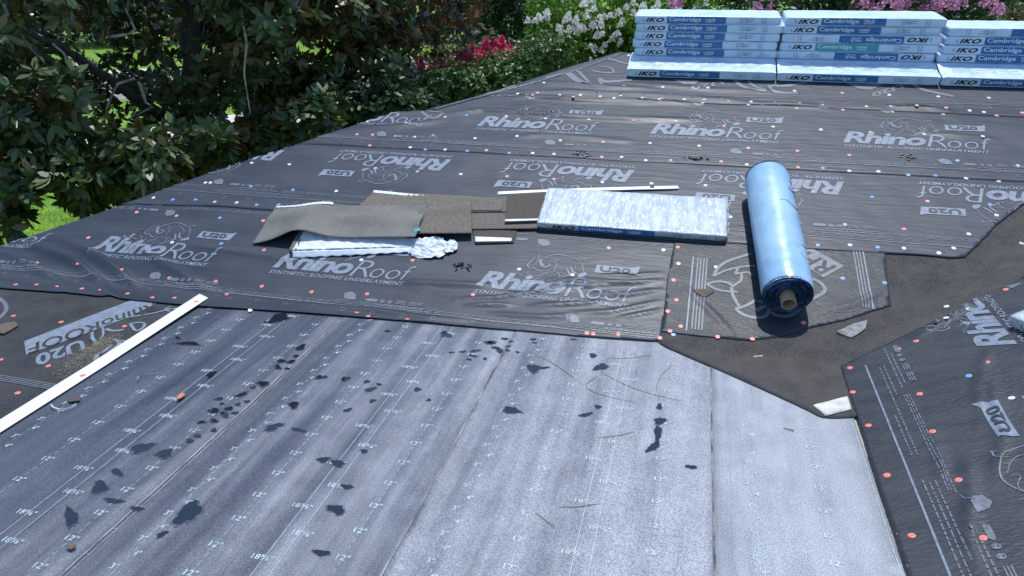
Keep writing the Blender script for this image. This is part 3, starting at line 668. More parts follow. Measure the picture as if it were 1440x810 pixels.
# ------------------------------------------------------------------ shingle bundles
def bundle_body(L, Wd, T, amp=.002, seed=0, zt=None):
    r = random.Random(seed); bm = bmesh.new(); nx_, ny_ = 44, 16
    ph = [r.uniform(0, 6) for _ in range(8)]
    def nz(u, v): return amp * (math.sin(u * 37 + v * 13 + ph[0]) + .8 * math.sin(u * 71 - v * 29 + ph[1]) + .7 * math.sin(u * 23 + v * 61 + ph[2]) + .5 * math.sin(u * 120 + v * 44 + ph[3])) * .4
    prof = []          # cross-section (y, z) rounded rectangle
    c = .006
    for (y, z) in ((0, c), (0, T - c), (c * .4, T - c * .3), (c * 1.3, T)): prof.append((y, z))
    for k in range(1, ny_): prof.append((c + (Wd - 2 * c) * k / ny_, T))
    for (y, z) in ((Wd - c, T), (Wd - c * .3, T - c * .4), (Wd, T - c), (Wd, c), (Wd - c, 0), (Wd * .5, 0), (c, 0)): prof.append((y, z))
    rows = []
    for i in range(nx_ + 1):
        u = L * i / nx_; endk = min(1, min(i, nx_ - i) / 1.0); row = []
        for (y, z) in prof:
            yy = Wd / 2 + (y - Wd / 2) * (1 - .02 * (1 - endk)); zz = T / 2 + (z - T / 2) * (1 - .16 * (1 - endk))
            if z >= T - c and y > c * .5: zz += nz(u, y)
            if y >= Wd - c: yy += nz(u, z + 3)
            uu = u + ((-1 if i == 0 else 1) * (nz(y * 2, z * 9) * 1.2) if i in (0, nx_) else 0)
            row.append(bm.verts.new((uu, yy, zz)))
        rows.append(row)
    n = len(prof)
    for i in range(nx_):
        for k in range(n): bm.faces.new((rows[i][k], rows[i + 1][k], rows[i + 1][(k + 1) % n], rows[i][(k + 1) % n]))
    bm.faces.new(rows[0][::-1]) if False else bm.faces.new(rows[0]); bm.faces.new(rows[-1][::-1])
    bmesh.ops.recalc_face_normals(bm, faces=bm.faces[:])
    return bm
def front_print(parent, L, T, flip=False, variant='CARRÉ', dim=False, bl='film_blue_print', f=0.):
    """label on the long front face (y = 0 side): band, name, small print"""
    def put(name, vf, m, eps):
        v, f_ = vf; x = v[:, 0] * L; z = v[:, 1] * T
        if flip: x = L - x; z = T - z
        return mesh_obj(name, np.column_stack([x, np.full(len(x), -eps), z]), f_, m, parent)
    band_ = put('label_band', rect(.228, .09, .632, .93), bl, .0012)
    put('brand_lettering', join2([fit('IKO', .078, .2, .13, .56, .35, .042, 1.12)]), 'ink', .0018)
    put('brand_swoosh', join2([stroke([(.075, .22), (.062, .3), (.06, .5), (.068, .68)], .006)]), 'ink_grey', .0018)
    nl = put('name_lettering', fit('Cambridge', .242, .22 if True else .3, .222, .62, 0, .012), 'white_ink', .0024)
    a, b_ = ('CARRÉ', 'COMPLET') if variant == 'CARRÉ' else ('TRUE', 'SQUARE')
    sl = put('size_lettering', join2([fit(a, .492, .46, .068, .3, 0, .02), fit(b_, .494, .24, .064, .16, 0, .02)]), 'white_ink', .0024)
    q = [rect(.592, .45, .622, .52)]
    sm = put('small_mark', join2(q), 'ink_grey', .0024)
    for o in (nl, sl, sm): o.parent = band_
    q = []
    for x, z, wd in ((.725, .72, .045), (.765, .62, .05), (.73, .5, .04), (.77, .4, .035), (.725, .3, .06)):
        t = x
        while t < x + wd: l = random.uniform(.006, .016); q.append(rect(t, z, t + l, z + .07)); t += l + .004
    for z in np.arange(.15, .85, .12): q.append(rect(.875, z, .882, z + .06)); q.append(rect(.893, z + .03, .899, z + .09))
    put('small_print', join2(q), 'ink_grey', .0018)
TH = .0535; BL = .975; BW = .335
def make_bundle(flip, variant, seed, bl='film_blue_print', L=BL, m='film_white', amp=.0018):
    t = empty('shingle_bundle'); bm_obj('wrapper', bundle_body(L, BW, TH - .001, amp, seed), m, t, True)
    front_print(t, L, TH, flip, variant, bl=bl); return t
protos = {}
def bundle(loc, rot, flip, variant, label, seed, group='wrapped shingle bundles stacked on the ridge', bl='film_blue_print'):
    k = (flip, variant, seed % 3, bl)
    if k not in protos: protos[k] = t = make_bundle(flip, variant, seed % 3, bl)
    else: t = copy_tree(protos[k])
    t.location = loc; t.rotation_mode = 'XYZ'; t.rotation_euler = rot
    tag(t, label, 'shingle bundle', group); return t
TILT = R(5.5); y0s, z0s = 5.552, 1.085
LIFTD = .031
z0s = ZR * 0 + S * (5.552 - YJ) + LIFTD + TH + .004
colnames = ['five-high column beside the roof hip', 'middle five-high column', 'four-high column of the ridge stack']
ordn = ['topmost', 'second from top', 'third from top', 'fourth from top', 'lowest of the upright layers']
spec = [([(0, 'CARRÉ')] * 5, -.487, [.0, .012, .004, -.006, .01]),
        ([(0, 'TRUE'), (0, 'CARRÉ'), (1, 'TRUE'), (0, 'CARRÉ'), (1, 'TRUE')], .497, [.02, .002, .012, .006, .0]),
        ([(1, 'TRUE'), (0, 'TRUE'), (0, 'CARRÉ'), (0, 'TRUE')], 1.487, [.03, .028, .018, .0])]
for ci, (lay_, x0, dx) in enumerate(spec):
    n = len(lay_)
    for k, (fl, va) in enumerate(lay_):
        lev = n - 1 - k; h = lev * (TH + .0008)
        c_, s_ = math.cos(TILT), math.sin(TILT); yoff = random.uniform(-.006, .006)
        loc = (x0 + dx[k], y0s - s_ * h + c_ * yoff, z0s + c_ * h + s_ * yoff)
        lb = ('lowest label row' if lev == 0 else 'topmost' if k == 0 else ['', 'second from top', 'third from top', 'fourth from top'][k])
        look = 'wrapped bundle, ' + ('upside-down ' if fl else '') + 'blue label'
        if ci == 1 and k == 3: look = 'wrapped bundle, faded teal label'
        bundle(loc, (TILT + random.uniform(-.006, .006), random.uniform(-.003, .003), random.uniform(-.012, .012)), fl, va, f'{look}, {lb} of the {colnames[ci]}', ci * 5 + k, bl='teal_ink' if (ci == 1 and k == 3) else 'film_blue_print')
# bottom bundles lie on the slope and bend over the ridge under the stack
def bottom_bundle(x0, L, label, front=True, yf=5.372):
    t = empty('shingle_bundle', (x0, yf, 0)); nx_, ny_ = 40, 18; vs, fs = [], []
    ph = random.uniform(0, 6)
    def roofz(y): return float(Z(np.array([1.0 if False else .2]), np.array([y]))[0]) + LIFTD + .002
    sgn = 1 if front else -1
    prof = []
    for k in range(ny_ + 1):
        prof.append(k / ny_ * .325)
    top, bot = [], []
    for d in prof:
        y = yf + sgn * d; zb = min(S * (y - YJ), ZR - S * (y - YR)) + LIFTD + .0035
        lim = z0s - .001 + (math.tan(TILT) * (y - y0s)) - .0015
        zt = min(zb + TH, lim) if (y > y0s - .001) else zb + TH
        zt = max(zt, zb + .01); top.append((y, zt)); bot.append((y, zb))
    nlo = sgn * math.sin(SA) * TH
    for i in range(nx_ + 1):
        u = L * i / nx_; e = .004 if i in (0, nx_) else 0
        for k, (y, z) in enumerate(bot): vs.append((u, y - yf, z + e))
        for k, (y, z) in enumerate(top):
            vis = y < y0s - .02
            nz = .0016 * (math.sin(u * 33 + y * 40 + ph) + math.sin(u * 61 - y * 70 + ph)) if vis and k > 0 else 0
            vs.append((u, y - yf - (nlo if k == 0 else nlo * max(0, 1 - k / 4)), z - e + nz))
    m_ = 2 * (ny_ + 1)
    for i in range(nx_):
        b0, b1 = i * m_, (i + 1) * m_
        for k in range(ny_):
            fs.append((b0 + k, b0 + k + 1, b1 + k + 1, b1 + k)); t0, t1 = b0 + ny_ + 1, b1 + ny_ + 1
            fs.append((t0 + k, t1 + k, t1 + k + 1, t0 + k + 1))
        fs.append((b0, b1, b1 + ny_ + 1, b0 + ny_ + 1)); fs.append((b0 + ny_, b0 + 2 * ny_ + 1, b1 + 2 * ny_ + 1, b1 + ny_))
    for b0 in (0, nx_ * m_):
        lo = [b0 + k for k in range(ny_ + 1)]; hi = [b0 + ny_ + 1 + k for k in range(ny_, -1, -1)]
        fs.append(tuple(lo + hi) if b0 else tuple((lo + hi)[::-1]))
    o = mesh_obj('wrapper', vs, fs, 'film_white', t)
    bm = bmesh.new(); bm.from_mesh(o.data); bmesh.ops.recalc_face_normals(bm, faces=bm.faces[:]); bm.to_mesh(o.data); bm.free()
    if front:
        fr = empty('front_label'); fr.parent = t; a = bot[0]
        fr.location = (0, 0, a[1]); fr.rotation_euler = (math.atan2(nlo, TH), 0, 0)
        front_print(t, L, TH)
        M = Matrix.Translation((0, 0, a[1])) @ Matrix.Rotation(math.atan2(nlo, TH), 4, 'X')
        for ch in list(t.children):
            if ch.name.startswith(('wrapper', 'front_label')): continue
            ch.data.transform(M)
            for g_ in ch.children: g_.data.transform(M)
        bpy.data.objects.remove(fr)
        # printed text blocks on the top face
        q = []
        for b in range(6):
            for r_ in range(5):
                x = .07 + b * .135
                while x < .07 + b * .135 + .11: l = random.uniform(.02, .06); q.append((x, .045 + r_ * .02, min(x + l, .07 + b * .135 + .12))); x += l + .006
        vs, fs = [], []
        for x, d, x2 in q:
            b = len(vs)
            for (xx, dd) in ((x, d), (x2, d), (x2, d + .004), (x, d + .004)):
                y = yf + dd; zt = S * (y - YJ) + LIFTD + TH + .0075; vs.append((xx * L / .975, dd - 0, zt))
            fs.append((b, b + 1, b + 2, b + 3))
        mesh_obj('printed_notes', vs, fs, 'ink_soft', t)
    tag(t, label, 'shingle bundle', 'wrapped shingle bundles stacked on the ridge'); return t
mat('ink_soft', (.46, .53, .60), rough=.4)
bottom_bundle(-.503, .985, 'wrapped bundle lying on the slope under the column beside the roof hip')
bottom_bundle(.492, .985, 'wrapped bundle lying on the slope under the middle five-high column')
bottom_bundle(1.487, .985, 'wrapped bundle lying on the slope under the four-high column')
for x, w_ in ((-.5, 'column beside the roof hip'), (.49, 'middle five-high column'), (1.48, 'four-high column')): bottom_bundle(x, .975, 'wrapped bundle on the far slope behind the ' + w_, False, 2 * YR - 5.372 + .06)

# the single bundle lying on the slope
cb = make_bundle(0, 'CARRÉ', 1, L=1.0, m='film', amp=.0035); cb.name = 'shingle_bundle'
p = pp(756, 323); q_ = pp(1021, 342)
cb.location = (p[0], p[1] - .005, S * (p[1] - .005 - YJ) + LB + .008); cb.rotation_mode = 'XYZ'
cb.rotation_euler = (SA, 0, math.atan2(q_[1] - p[1], q_[0] - p[0]) - .0)
cb.scale = (math.hypot(q_[0] - p[0], q_[1] - p[1]) / 1.0, .97, .78)
tag(cb, 'single shiny plastic wrapped shingle bundle lying beside the blue roll', 'shingle bundle')
vs, fs = [], []
for k in range(7):   # ragged open film at the end
    y = .02 + .045 * k; b = len(vs); h = random.uniform(.03, .055)
    for (x, yy, z) in ((1.0, y, .005), (1.0, y + .04, .005), (1.0 + random.uniform(.006, .018), y + .035, h), (1.0 + random.uniform(.004, .016), y + .003, h * .9)): vs.append((x, yy, z))
    fs.append((b, b + 1, b + 2, b + 3))
mesh_obj('torn_film_end', vs, fs, 'film', cb)
# bundle at the frame edge on the side slope
rb = copy_tree(cb); rb.rotation_mode = 'QUATERNION'
xa, ya = P2(1421, 462)
qn = surf_rot(1.2, 2.9); rb.rotation_quaternion = qn @ Vector((0, 0, 1)).rotation_difference(Vector((0, 0, 1))) @ Matrix.Rotation(R(-68), 3, 'Z').to_quaternion()
rb.location = (xa, ya, float(Z(np.array([xa]), np.array([ya]))[0]) + .017); rb.scale = (1, 1, 1.1)
tag(rb, 'wrapped shingle bundle on the side slope past the valley', 'shingle bundle')

# ------------------------------------------------------------------ blue underlayment roll
ra, rb_ = P2(1103, 446), P2(1072, 240)
ax0 = np.array(P2(1102, 441)); ax1 = np.array(P2(1075, 274))
RR = .115
roll = tag(empty('underlayment_roll', (ax0[0], ax0[1], float(S * (ax0[1] - YJ)) + .0235)), 'blue plastic roll of underlayment with a cardboard core lying on the slope', 'roll')
d2 = ax1 - ax0; ln = np.linalg.norm(d2); ang = math.atan2(d2[0], d2[1])
roll.rotation_mode = 'QUATERNION'
roll.rotation_quaternion = surf_rot(0, 4) @ Matrix.Rotation(-ang, 3, 'Z').to_quaternion()
RL = ln / CS * .98
vs, fs = [], []; seg = 64; nst = 40
for i in range(nst + 1):
    y = RL * i / nst
    e = min(i, nst - i); rr0 = RR * (1 - (.05 if e == 0 else .012 if e == 1 else 0))
    for k in range(seg):
        t = 2 * math.pi * k / seg
        rr = rr0 * (1 + .006 * math.sin(3 * t + y * 5) + .004 * math.sin(2 * t - y * 11) + .003 * math.sin(y * 40 + math.sin(t) * 3))
        zz = RR + rr * math.sin(t)
        vs.append((rr * math.cos(t), y, max(zz, .001)))
for i in range(nst):
    for k in range(seg): fs.append((i * seg + k, (i + 1) * seg + k, (i + 1) * seg + (k + 1) % seg, i * seg + (k + 1) % seg))
mesh_obj('film_body', vs, fs, 'roll_film', roll, True)
def spiral(y, sg):
    vs, fs = [], []; turns = 9; n = turns * 36
    for i in range(n + 1):
        t = i / 36 * 2 * math.pi; r0 = .034 + (RR * .985 - .034) * i / n
        jag = .004 * math.sin(t * 1.7) + .006 * math.sin(t * .37 + 1) + random.uniform(-.0015, .0015)
        for dr, dy in ((0, 0), (.0035, -.006 * sg), (.0062, .004 * sg)):
            r_ = min(r0 + dr, RR * .985); vs.append((r_ * math.cos(t), y + sg * (-.004) + (dy + jag * .8), RR + r_ * math.sin(t) * .985))
    for i in range(n):
        for k in (0, 1): fs.append((i * 3 + k, (i + 1) * 3 + k, (i + 1) * 3 + k + 1, i * 3 + k + 1))
    return vs, fs
for y, sg in ((.004, 1), (RL - .004, -1)):
    vs, fs = spiral(y, sg); mesh_obj('wound_layers', vs, fs, 'roll_edge', roll)
    t = np.linspace(0, 2 * np.pi, 49)[:-1]
    vs = [(RR * .98 * math.cos(a), y + .010 * sg, RR + RR * .97 * math.sin(a)) for a in t]
    mesh_obj('end_face', vs, [tuple(range(48))], 'roll_edge', roll)
def hollow(r1, r2, y0_, y1_, cz, seg=28):
    vs, fs = [], []
    for (r_, y) in ((r1, y0_), (r1, y1_), (r2, y1_), (r2, y0_)):
        for k in range(seg): a = 2 * math.pi * k / seg; vs.append((r_ * math.cos(a), y, cz + r_ * math.sin(a)))
    for j in range(4):
        for k in range(seg): fs.append((j * seg + k, j * seg + (k + 1) % seg, ((j + 1) % 4) * seg + (k + 1) % seg, ((j + 1) % 4) * seg + k))
    return vs, fs
vs, fs = hollow(.034, .0285, -.05, RL + .02, RR - .012); core = mesh_obj('cardboard_core', vs, fs, 'cardboard', roll, True)
core.data.shade_flat()
# creases of the film, standing slightly proud
for y, a0, a1 in ((.62, 20, 88), (.78, 5, 55), (.30, 8, 50), (.88, 10, 40), (.45, 2, 30), (.2, 30, 62)):
    p_ = [((RR * 1.006) * math.cos(R(a)), y * RL + .012 * math.sin(a * .11), RR + RR * 1.006 * math.sin(R(a))) for a in range(a0, a1, 4)]
    v, f = tube(p_, [.0016] * len(p_), 5); mesh_obj('film_crease', v, f, 'roll_edge' if y > .5 else 'roll_film', roll, True)
for y0_, a0 in ((.24, 62), (.26, 54), (.21, 50)):
    p_ = [((RR * 1.004) * math.cos(R(a0 + k * 1.6)), (y0_ + k * .012) * RL, RR + RR * 1.004 * math.sin(R(a0 + k * 1.6))) for k in range(5)]
    v, f = tube(p_, [.0016] * len(p_), 5); mesh_obj('scuff_mark', v, f, 'roll_scuff', roll, True)

# ------------------------------------------------------------------ loose shingles, torn wrapper, tape strips
def patch(name, corners, lifts, m, label=None, cat=None, hf=None, n=(40, 14), thick=.0038, base=.03, parent=None, group=None):
    """four corners (pixels on the roof: near-left, near-right, far-right, far-left) with their heights above the roof"""
    c = [np.array(P2(*q)) for q in corners]; vs, fs = [], []
    for j in range(n[1] + 1):
        for i in range(n[0] + 1):
            u, v = i / n[0], j / n[1]
            q = (c[0] * (1 - u) + c[1] * u) * (1 - v) + (c[3] * (1 - u) + c[2] * u) * v
            h = (lifts[0] * (1 - u) + lifts[1] * u) * (1 - v) + (lifts[3] * (1 - u) + lifts[2] * u) * v
            if hf: h += hf(u, v)
            vs.append((q[0], q[1], float(Z(q[0], q[1])) + base - .005 + h))
    k = n[0] + 1; N = len(vs)
    vs += [(a, b, z - thick) for a, b, z in vs]
    for j in range(n[1]):
        for i in range(n[0]):
            a = j * k + i; fs.append((a, a + 1, a + k + 1, a + k)); fs.append((N + a, N + a + k, N + a + k + 1, N + a + 1))
    bd = [i for i in range(k)] + [j * k + k - 1 for j in range(1, n[1] + 1)] + [n[1] * k + i for i in range(k - 2, -1, -1)] + [j * k for j in range(n[1] - 1, 0, -1)]
    for a, b in zip(bd, bd[1:] + bd[:1]): fs.append((a, N + a, N + b, b))
    if parent:
        o = mesh_obj(name, vs, fs, m, parent, True)
    else:
        o = mesh_obj(name, vs, fs, m, None, True)
    if label: tag(o, label, cat, group)
    return o
gsh = 'loose shingles beside the torn wrapper'
s1 = patch('loose_shingle', [(668, 344), (722, 343), (727, 327), (664, 324)], [.002] * 4, 'shingle_dark', 'dark loose shingle end with a pale tape edge below the shingle row', 'shingle', group=gsh)
patch('sealant_strip', [(668, 343.2), (719, 342.6), (720, 338), (668, 336)], [.0075] * 4, 'tape', parent=s1, thick=.001, n=(20, 4), hf=lambda u, v: .0006 * math.sin(u * 50))
s2 = patch('loose_shingle', [(662, 326), (757, 325), (757, 301), (662, 303)], [.010] * 4, 'shingle_granule', 'flat brown loose shingle running under the wrapped bundle', 'shingle', group=gsh)
s3 = patch('loose_shingle', [(648, 304), (712, 303), (714, 283), (652, 284)], [.016] * 4, 'shingle_granule', 'granule faced loose shingle between pile and wrapped bundle', 'shingle', group=gsh)
s4 = patch('loose_shingle', [(710, 320), (762, 318), (768, 276), (713, 279)], [.022, .022, .02, .02], 'shingle_dark', 'dark loose shingle with white tape edges tucked under the wrapped bundle', 'shingle', group=gsh)
patch('sealant_strip', [(710, 319.6), (762, 318.0), (762, 315.5), (710, 316.5)], [.0275] * 4, 'tape', parent=s4, thick=.001, n=(20, 3), hf=lambda u, v: .0006 * math.sin(u * 60))
s5 = patch('loose_shingle', [(500, 300), (705, 303), (712, 283), (526, 271)], [.018, .022, .012, .004], 'shingle_granule', 'long loose shingle with a silvery top edge at the back of the pile', 'shingle', group=gsh)
patch('sealant_strip', [(524, 274), (620, 283.5), (621, 280.5), (526, 270.6)], [.0082] * 4, 'tape', parent=s5, thick=.001, n=(30, 3), hf=lambda u, v: .0008 * math.sin(u * 80))
s6 = patch('loose_shingle', [(578, 340), (664, 337.5), (662, 283), (600, 286)], [.044, .034, .026, .026], 'shingle_granule', 'brown granule faced loose shingle with a folded crease in the pile', 'shingle', group=gsh, hf=lambda u, v: .012 * math.exp(-((v - .55 - .12 * u) / .12) ** 2), n=(24, 24))
def arch(u, v): return .048 * math.exp(-((u - .30) / .14) ** 2) * (1 - .55 * v) + .030 * (1 - v) * min(1, u * 4) + .012 * math.exp(-((v - .62 + .2 * u) / .12) ** 2)
s7 = patch('loose_shingle', [(355, 345), (585, 350), (602, 298), (388, 296)], [.004, .034, .036, .016], 'shingle_back', 'curled loose shingle with its smooth grey back up on top of the pile', 'shingle', group=gsh, hf=arch, n=(60, 20))
patch('sealant_strip', [(388, 298), (470, 300), (470, 296.5), (389, 296.2)], [.0205, .03, .03, .0205], 'tape', parent=s7, thick=.001, n=(30, 3), hf=lambda u, v: .012 * math.exp(-((v * 0 + .98 - .62 + .08 * u) / .12) ** 2) + .048 * math.exp(-((u * .37 - .30) / .14) ** 2) * .45 * .97 + .001 * math.sin(u * 70))
# wrapper with shingles, torn open
from mathutils import noise as mnoise
def wf(u, v): return .024 * (1 - u) ** .7 * (1 - max(0, u - .75) * 2) + (.005 * (1 - abs(mnoise.noise(Vector((u * 13 + v * 2.5, v * 1.3, 2.)))) * 2) + .002 * mnoise.noise(Vector((u * 40, v * 4 + u * 9, 5.)))) * (1 - u * .3) - .004 * v
tw = patch('torn_wrapper', [(412, 361), (580, 352), (588, 342), (432, 331)], [.004, .012, .02, .02], 'film_soft', 'torn white plastic bundle wrapper trailing from under the curled shingle', 'wrapper', hf=wf, n=(90, 18), thick=.004)
patch('shingle_stub', [(407, 360), (418, 361), (432, 331), (424, 330)], [.030, .032, .036, .036], 'shingle_granule', parent=tw, thick=.026, n=(4, 10))
patch('wrapper_side', [(412, 364.5), (575, 357), (580, 352), (412, 361)], [.002, .004, .012, .028], 'film_soft', parent=tw, thick=.002, n=(50, 4), hf=lambda u, v: .003 * math.sin(u * 60) * (1 - v))
# crumpled end of the film
def crumple(name, cx, cy, rx, ry, h, m, parent, seed, n=26, z0=.02):
    from mathutils import noise as mn
    vs, fs = [], []; a0 = P2(cx - rx, cy); a1 = P2(cx + rx, cy); b0 = P2(cx, cy + ry); b1 = P2(cx, cy - ry)
    for j in range(n + 1):
        for i in range(n + 1):
            u, v = i / n * 2 - 1, j / n * 2 - 1
            uu, vv_ = u * math.sqrt(1 - .5 * v * v), v * math.sqrt(1 - .5 * u * u); th = math.atan2(vv_, uu)
            ed = 1 + .30 * mn.noise(Vector((math.cos(th) * 1.3, math.sin(th) * 1.3, seed))) + .16 * mn.noise(Vector((math.cos(th) * 4, math.sin(th) * 4, seed + 5)))
            x = (a0[0] + a1[0]) / 2 + (a1[0] - a0[0]) / 2 * uu * ed; y = (b0[1] + b1[1]) / 2 + (b1[1] - b0[1]) / 2 * vv_ * ed
            rr = min(1, math.hypot(uu, vv_))
            f_ = 1 - abs(mn.noise(Vector((uu * 1.2 + seed, vv_ * 3.2, seed * 2.1)))) * 1.7 + .35 * (1 - 2 * abs(mn.noise(Vector((uu * 3.5 - seed, vv_ * 7, 4.)))))
            vs.append((x, y, float(Z(x, y)) + z0 + h * (1 - rr ** 2) * max(f_, .05) + .014 * max(0, f_) * rr))
    for j in range(n):
        for i in range(n): a = j * (n + 1) + i; fs.append((a, a + 1, a + n + 2, a + n + 1))
    return mesh_obj(name, vs, fs, m, parent, True)
crumple('crumpled_film', 604, 348, 30, 11, .030, 'film_soft', tw, 3, 34); crumple('crumpled_film', 634, 350, 10, 9, .032, 'film_soft', tw, 8, 16)
crumple('crumpled_film', 600, 357, 27, 8, .012, 'film_soft', tw, 5, 24)
patch('teal_tab', [(582, 343), (592, 340), (592, 336), (583, 338)], [.06] * 4, 'teal_ink', parent=tw, thick=.002, n=(4, 3))
ts = patch('release_strip', [(700, 276), (955, 268.5), (953, 264.5), (700, 272)], [.004, .004, .004, .004], 'white_metal', 'thin white tape strip lying behind the wrapped bundle', 'tape strip', n=(30, 2), thick=.002, hf=lambda u, v: .004 * math.sin(u * 3.1) + .003 * (u))
tag(patch('shingle_crumb', [(914, 268), (920, 268), (919, 265.5), (914, 265.5)], [.012] * 4, 'shingle_dark', n=(4, 3)), 'tiny dark crumb lying on the white tape strip', 'crumb')

# ------------------------------------------------------------------ scraps, nails, torn patches
def scrap(name, px, m, label, cat, lift=.003, thick=.003, curl=0., group=None):
    pts = [np.array(P2(*p_)) for p_ in px]; c = sum(pts) / len(pts); x, y = c
    wq = which(x, y); base = (wq[2] if wq else .010) + lift
    ol = densify(pts, .012, .002); n = len(ol); vs = []
    def zz(q, e): return float(SZ(np.array([q[0]]), np.array([q[1]]), base)[0]) + curl * np.linalg.norm(q - c) * (1 + .5 * math.sin(q[0] * 40)) + e
    vs = [(q[0], q[1], zz(q, 0)) for q in ol] + [(q[0], q[1], zz(q, -thick)) for q in ol] + [(c[0], c[1], zz(c, 0)), (c[0], c[1], zz(c, -thick))]
    fs = [(i, (i + 1) % n, 2 * n) for i in range(n)] + [((i + 1) % n + n, i + n, 2 * n + 1) for i in range(n)] + [(i, i + n, (i + 1) % n + n, (i + 1) % n) for i in range(n)]
    o = mesh_obj(name, vs, fs, m); tag(o, label, cat, group); return o
scrap('shingle_scrap', [(1176, 467), (1200, 455), (1219, 452), (1217, 463), (1197, 475)], 'scrap_grey', 'grey torn shingle scrap on the brown valley sheet', 'scrap', .006, .006, .06)
scrap('shingle_scrap', [(976, 410), (990, 408), (1004, 412), (992, 419), (981, 417)], 'scrap_brown', 'small brown scrap beside the ribbed sheet border print', 'scrap', .004, .004, .1)
scrap('shingle_scrap', [(-8, 470), (6, 472), (26, 460), (22, 454), (8, 456), (-8, 462)], 'scrap_brown', 'brown shingle scrap on the dark flat underlayment', 'scrap', .006, .005, .05)
scrap('metal_curl', [(94, 563), (114, 562), (113, 566), (97, 568)], 'shingle_dark', 'dark sliver lying on membrane by the white strip', 'scrap', .004, .003)
scrap('plastic_chip', [(349, 438), (352, 429), (355, 439), (351, 441)], 'white_metal', 'tiny white chip below the underlayment edge', 'scrap', .003, .002, .03)
scrap('cap_fragment', [(249, 566), (252, 558), (259, 556), (261, 559), (254, 564)], 'scrap_orange', 'orange cap fragment on the grey membrane', 'scrap', .004, .004, .2)
scrap('shingle_crumb', [(94, 771), (102, 768), (109, 771), (102, 776), (97, 776)], 'scrap_brown', 'small brown crumb lying near the largest puddle', 'scrap', .003, .003, .1)
scrap('wood_sliver', [(1059, 502), (1072, 499), (1073, 500.5), (1060, 503.5)], 'deck_wood', 'thin pale wood sliver on the brown valley sheet near the membrane', 'sliver', .003, .003)
scrap('wood_sliver', [(1434, 340), (1440, 342), (1439, 345), (1433, 343)], 'deck_wood', 'short pale wood sliver high on the brown valley sheet', 'sliver', .003, .003)
def curl(name, px, wd, m, label, hs):
    pts = [np.array(P2(*p_)) for p_ in px]; vs, fs = [], []; n = len(pts)
    for p_, h in zip(pts, hs):
        for (o_, z) in ((0, 0), (.0, wd), (.002, wd), (.002, 0)): vs.append((p_[0] + o_, p_[1] + o_, .010 + h + z))
    for i in range(n - 1):
        for k in range(4): fs.append((i * 4 + k, (i + 1) * 4 + k, (i + 1) * 4 + (k + 1) % 4, i * 4 + (k + 1) % 4))
    fs += [(3, 2, 1, 0), tuple((n - 1) * 4 + k for k in range(4))]
    tag(mesh_obj(name, vs, fs, m), label, 'shaving')
curl('plastic_shaving', [(72, 573), (76, 577), (84, 579.5), (94, 578.5), (102, 576), (108, 573)], .008, 'white_metal', 'curved white plastic shaving beside the white edge strip', [0, 0, 0, 0, .001, .003])
curl('plastic_shaving', [(193, 538), (196, 534), (203, 532.5), (214, 531), (227, 530)], .012, 'scrap_pale', 'grey curved plastic shaving out on the membrane', [0, 0, 0, .001, .002])
def nail(px, a, label):
    x, y = P2(*px); d = Vector((math.cos(a), math.sin(a), 0)); b = Vector((x, y, .0125))
    v1 = tube([b, b + d * .03, b + d * .036], [.0016, .0016, .0003], 6); v2 = tube([b - d * .0015, b], [.0045, .0045], 8)
    v, f = join(v1, v2); tag(mesh_obj('loose_nail', v, f, 'asphalt_edge'), label, 'nail')
nail((1115, 608), 2.9, 'loose dark roofing nail on the pale membrane near the valley tip')
def torn(px, seed, s=.05, sh=None):
    r = random.Random(seed); x0_, y0_ = P2(*px); wq = which(x0_, y0_); vs, fs = [], []
    for k in range(22):
        x = x0_ + r.gauss(0, s * .9); y = y0_ + r.gauss(0, s * .45); a = r.uniform(0, 6.28); L = r.uniform(.004, .016); wd = L * r.uniform(.2, .5); b = len(vs)
        z = float(SZ(np.array([x]), np.array([y]), wq[2])[0])
        for (u, v, h) in ((-L, -wd, .0015), (L, -wd, r.uniform(.002, .006)), (L * .6, wd, r.uniform(.003, .008)), (-L * .7, wd, .003)):
            vs.append((x + u * math.cos(a) - v * math.sin(a), y + u * math.sin(a) + v * math.cos(a), z + h))
        fs.append((b, b + 1, b + 2, b + 3))
    mesh_obj('torn_patch', vs, fs, ('asphalt_edge' if seed % 2 else 'scrap_grey'), wq[0])
for i, px in enumerate(((815, 217), (981, 225), (1274, 223), (648, 373))): torn(px, i, .035)
torn((190, 333), 6, .05)
# cuttings heap beside the white strip
vs, fs = [], []
path = [np.array(P2(*p_)) for p_ in ((158, 478), (140, 486), (122, 500), (105, 512), (115, 520))]
for k in range(2600):
    i = min(int(random.random() ** 1.3 * 4), 3); t = random.random(); c = path[i] * (1 - t) + path[i + 1] * t
    g = .07 if i > 1 else .045
    x = c[0] + random.gauss(0, g * .7); y = c[1] + random.gauss(0, g)
    if x > -2.47: continue
    s = random.uniform(.0012, .0035); z = .008 + float(W(np.array([x]), np.array([y]))[0]) + random.uniform(0, .006) * math.exp(-((x - c[0]) ** 2 + (y - c[1]) ** 2) / .002); b = len(vs); a = random.uniform(0, 6)
    for q in range(3): vs.append((x + s * math.cos(a + q * 2.1), y + s * math.sin(a + q * 2.1) * .6, z))
    vs.append((x, y, z + s)); fs += [(b, b + 1, b + 3), (b + 1, b + 2, b + 3), (b + 2, b, b + 3)]
tag(mesh_obj('granule_heap', vs, fs, 'sawdust'), 'scattered tan granules on dark underlayment beside the white strip', 'granules', kind='stuff')

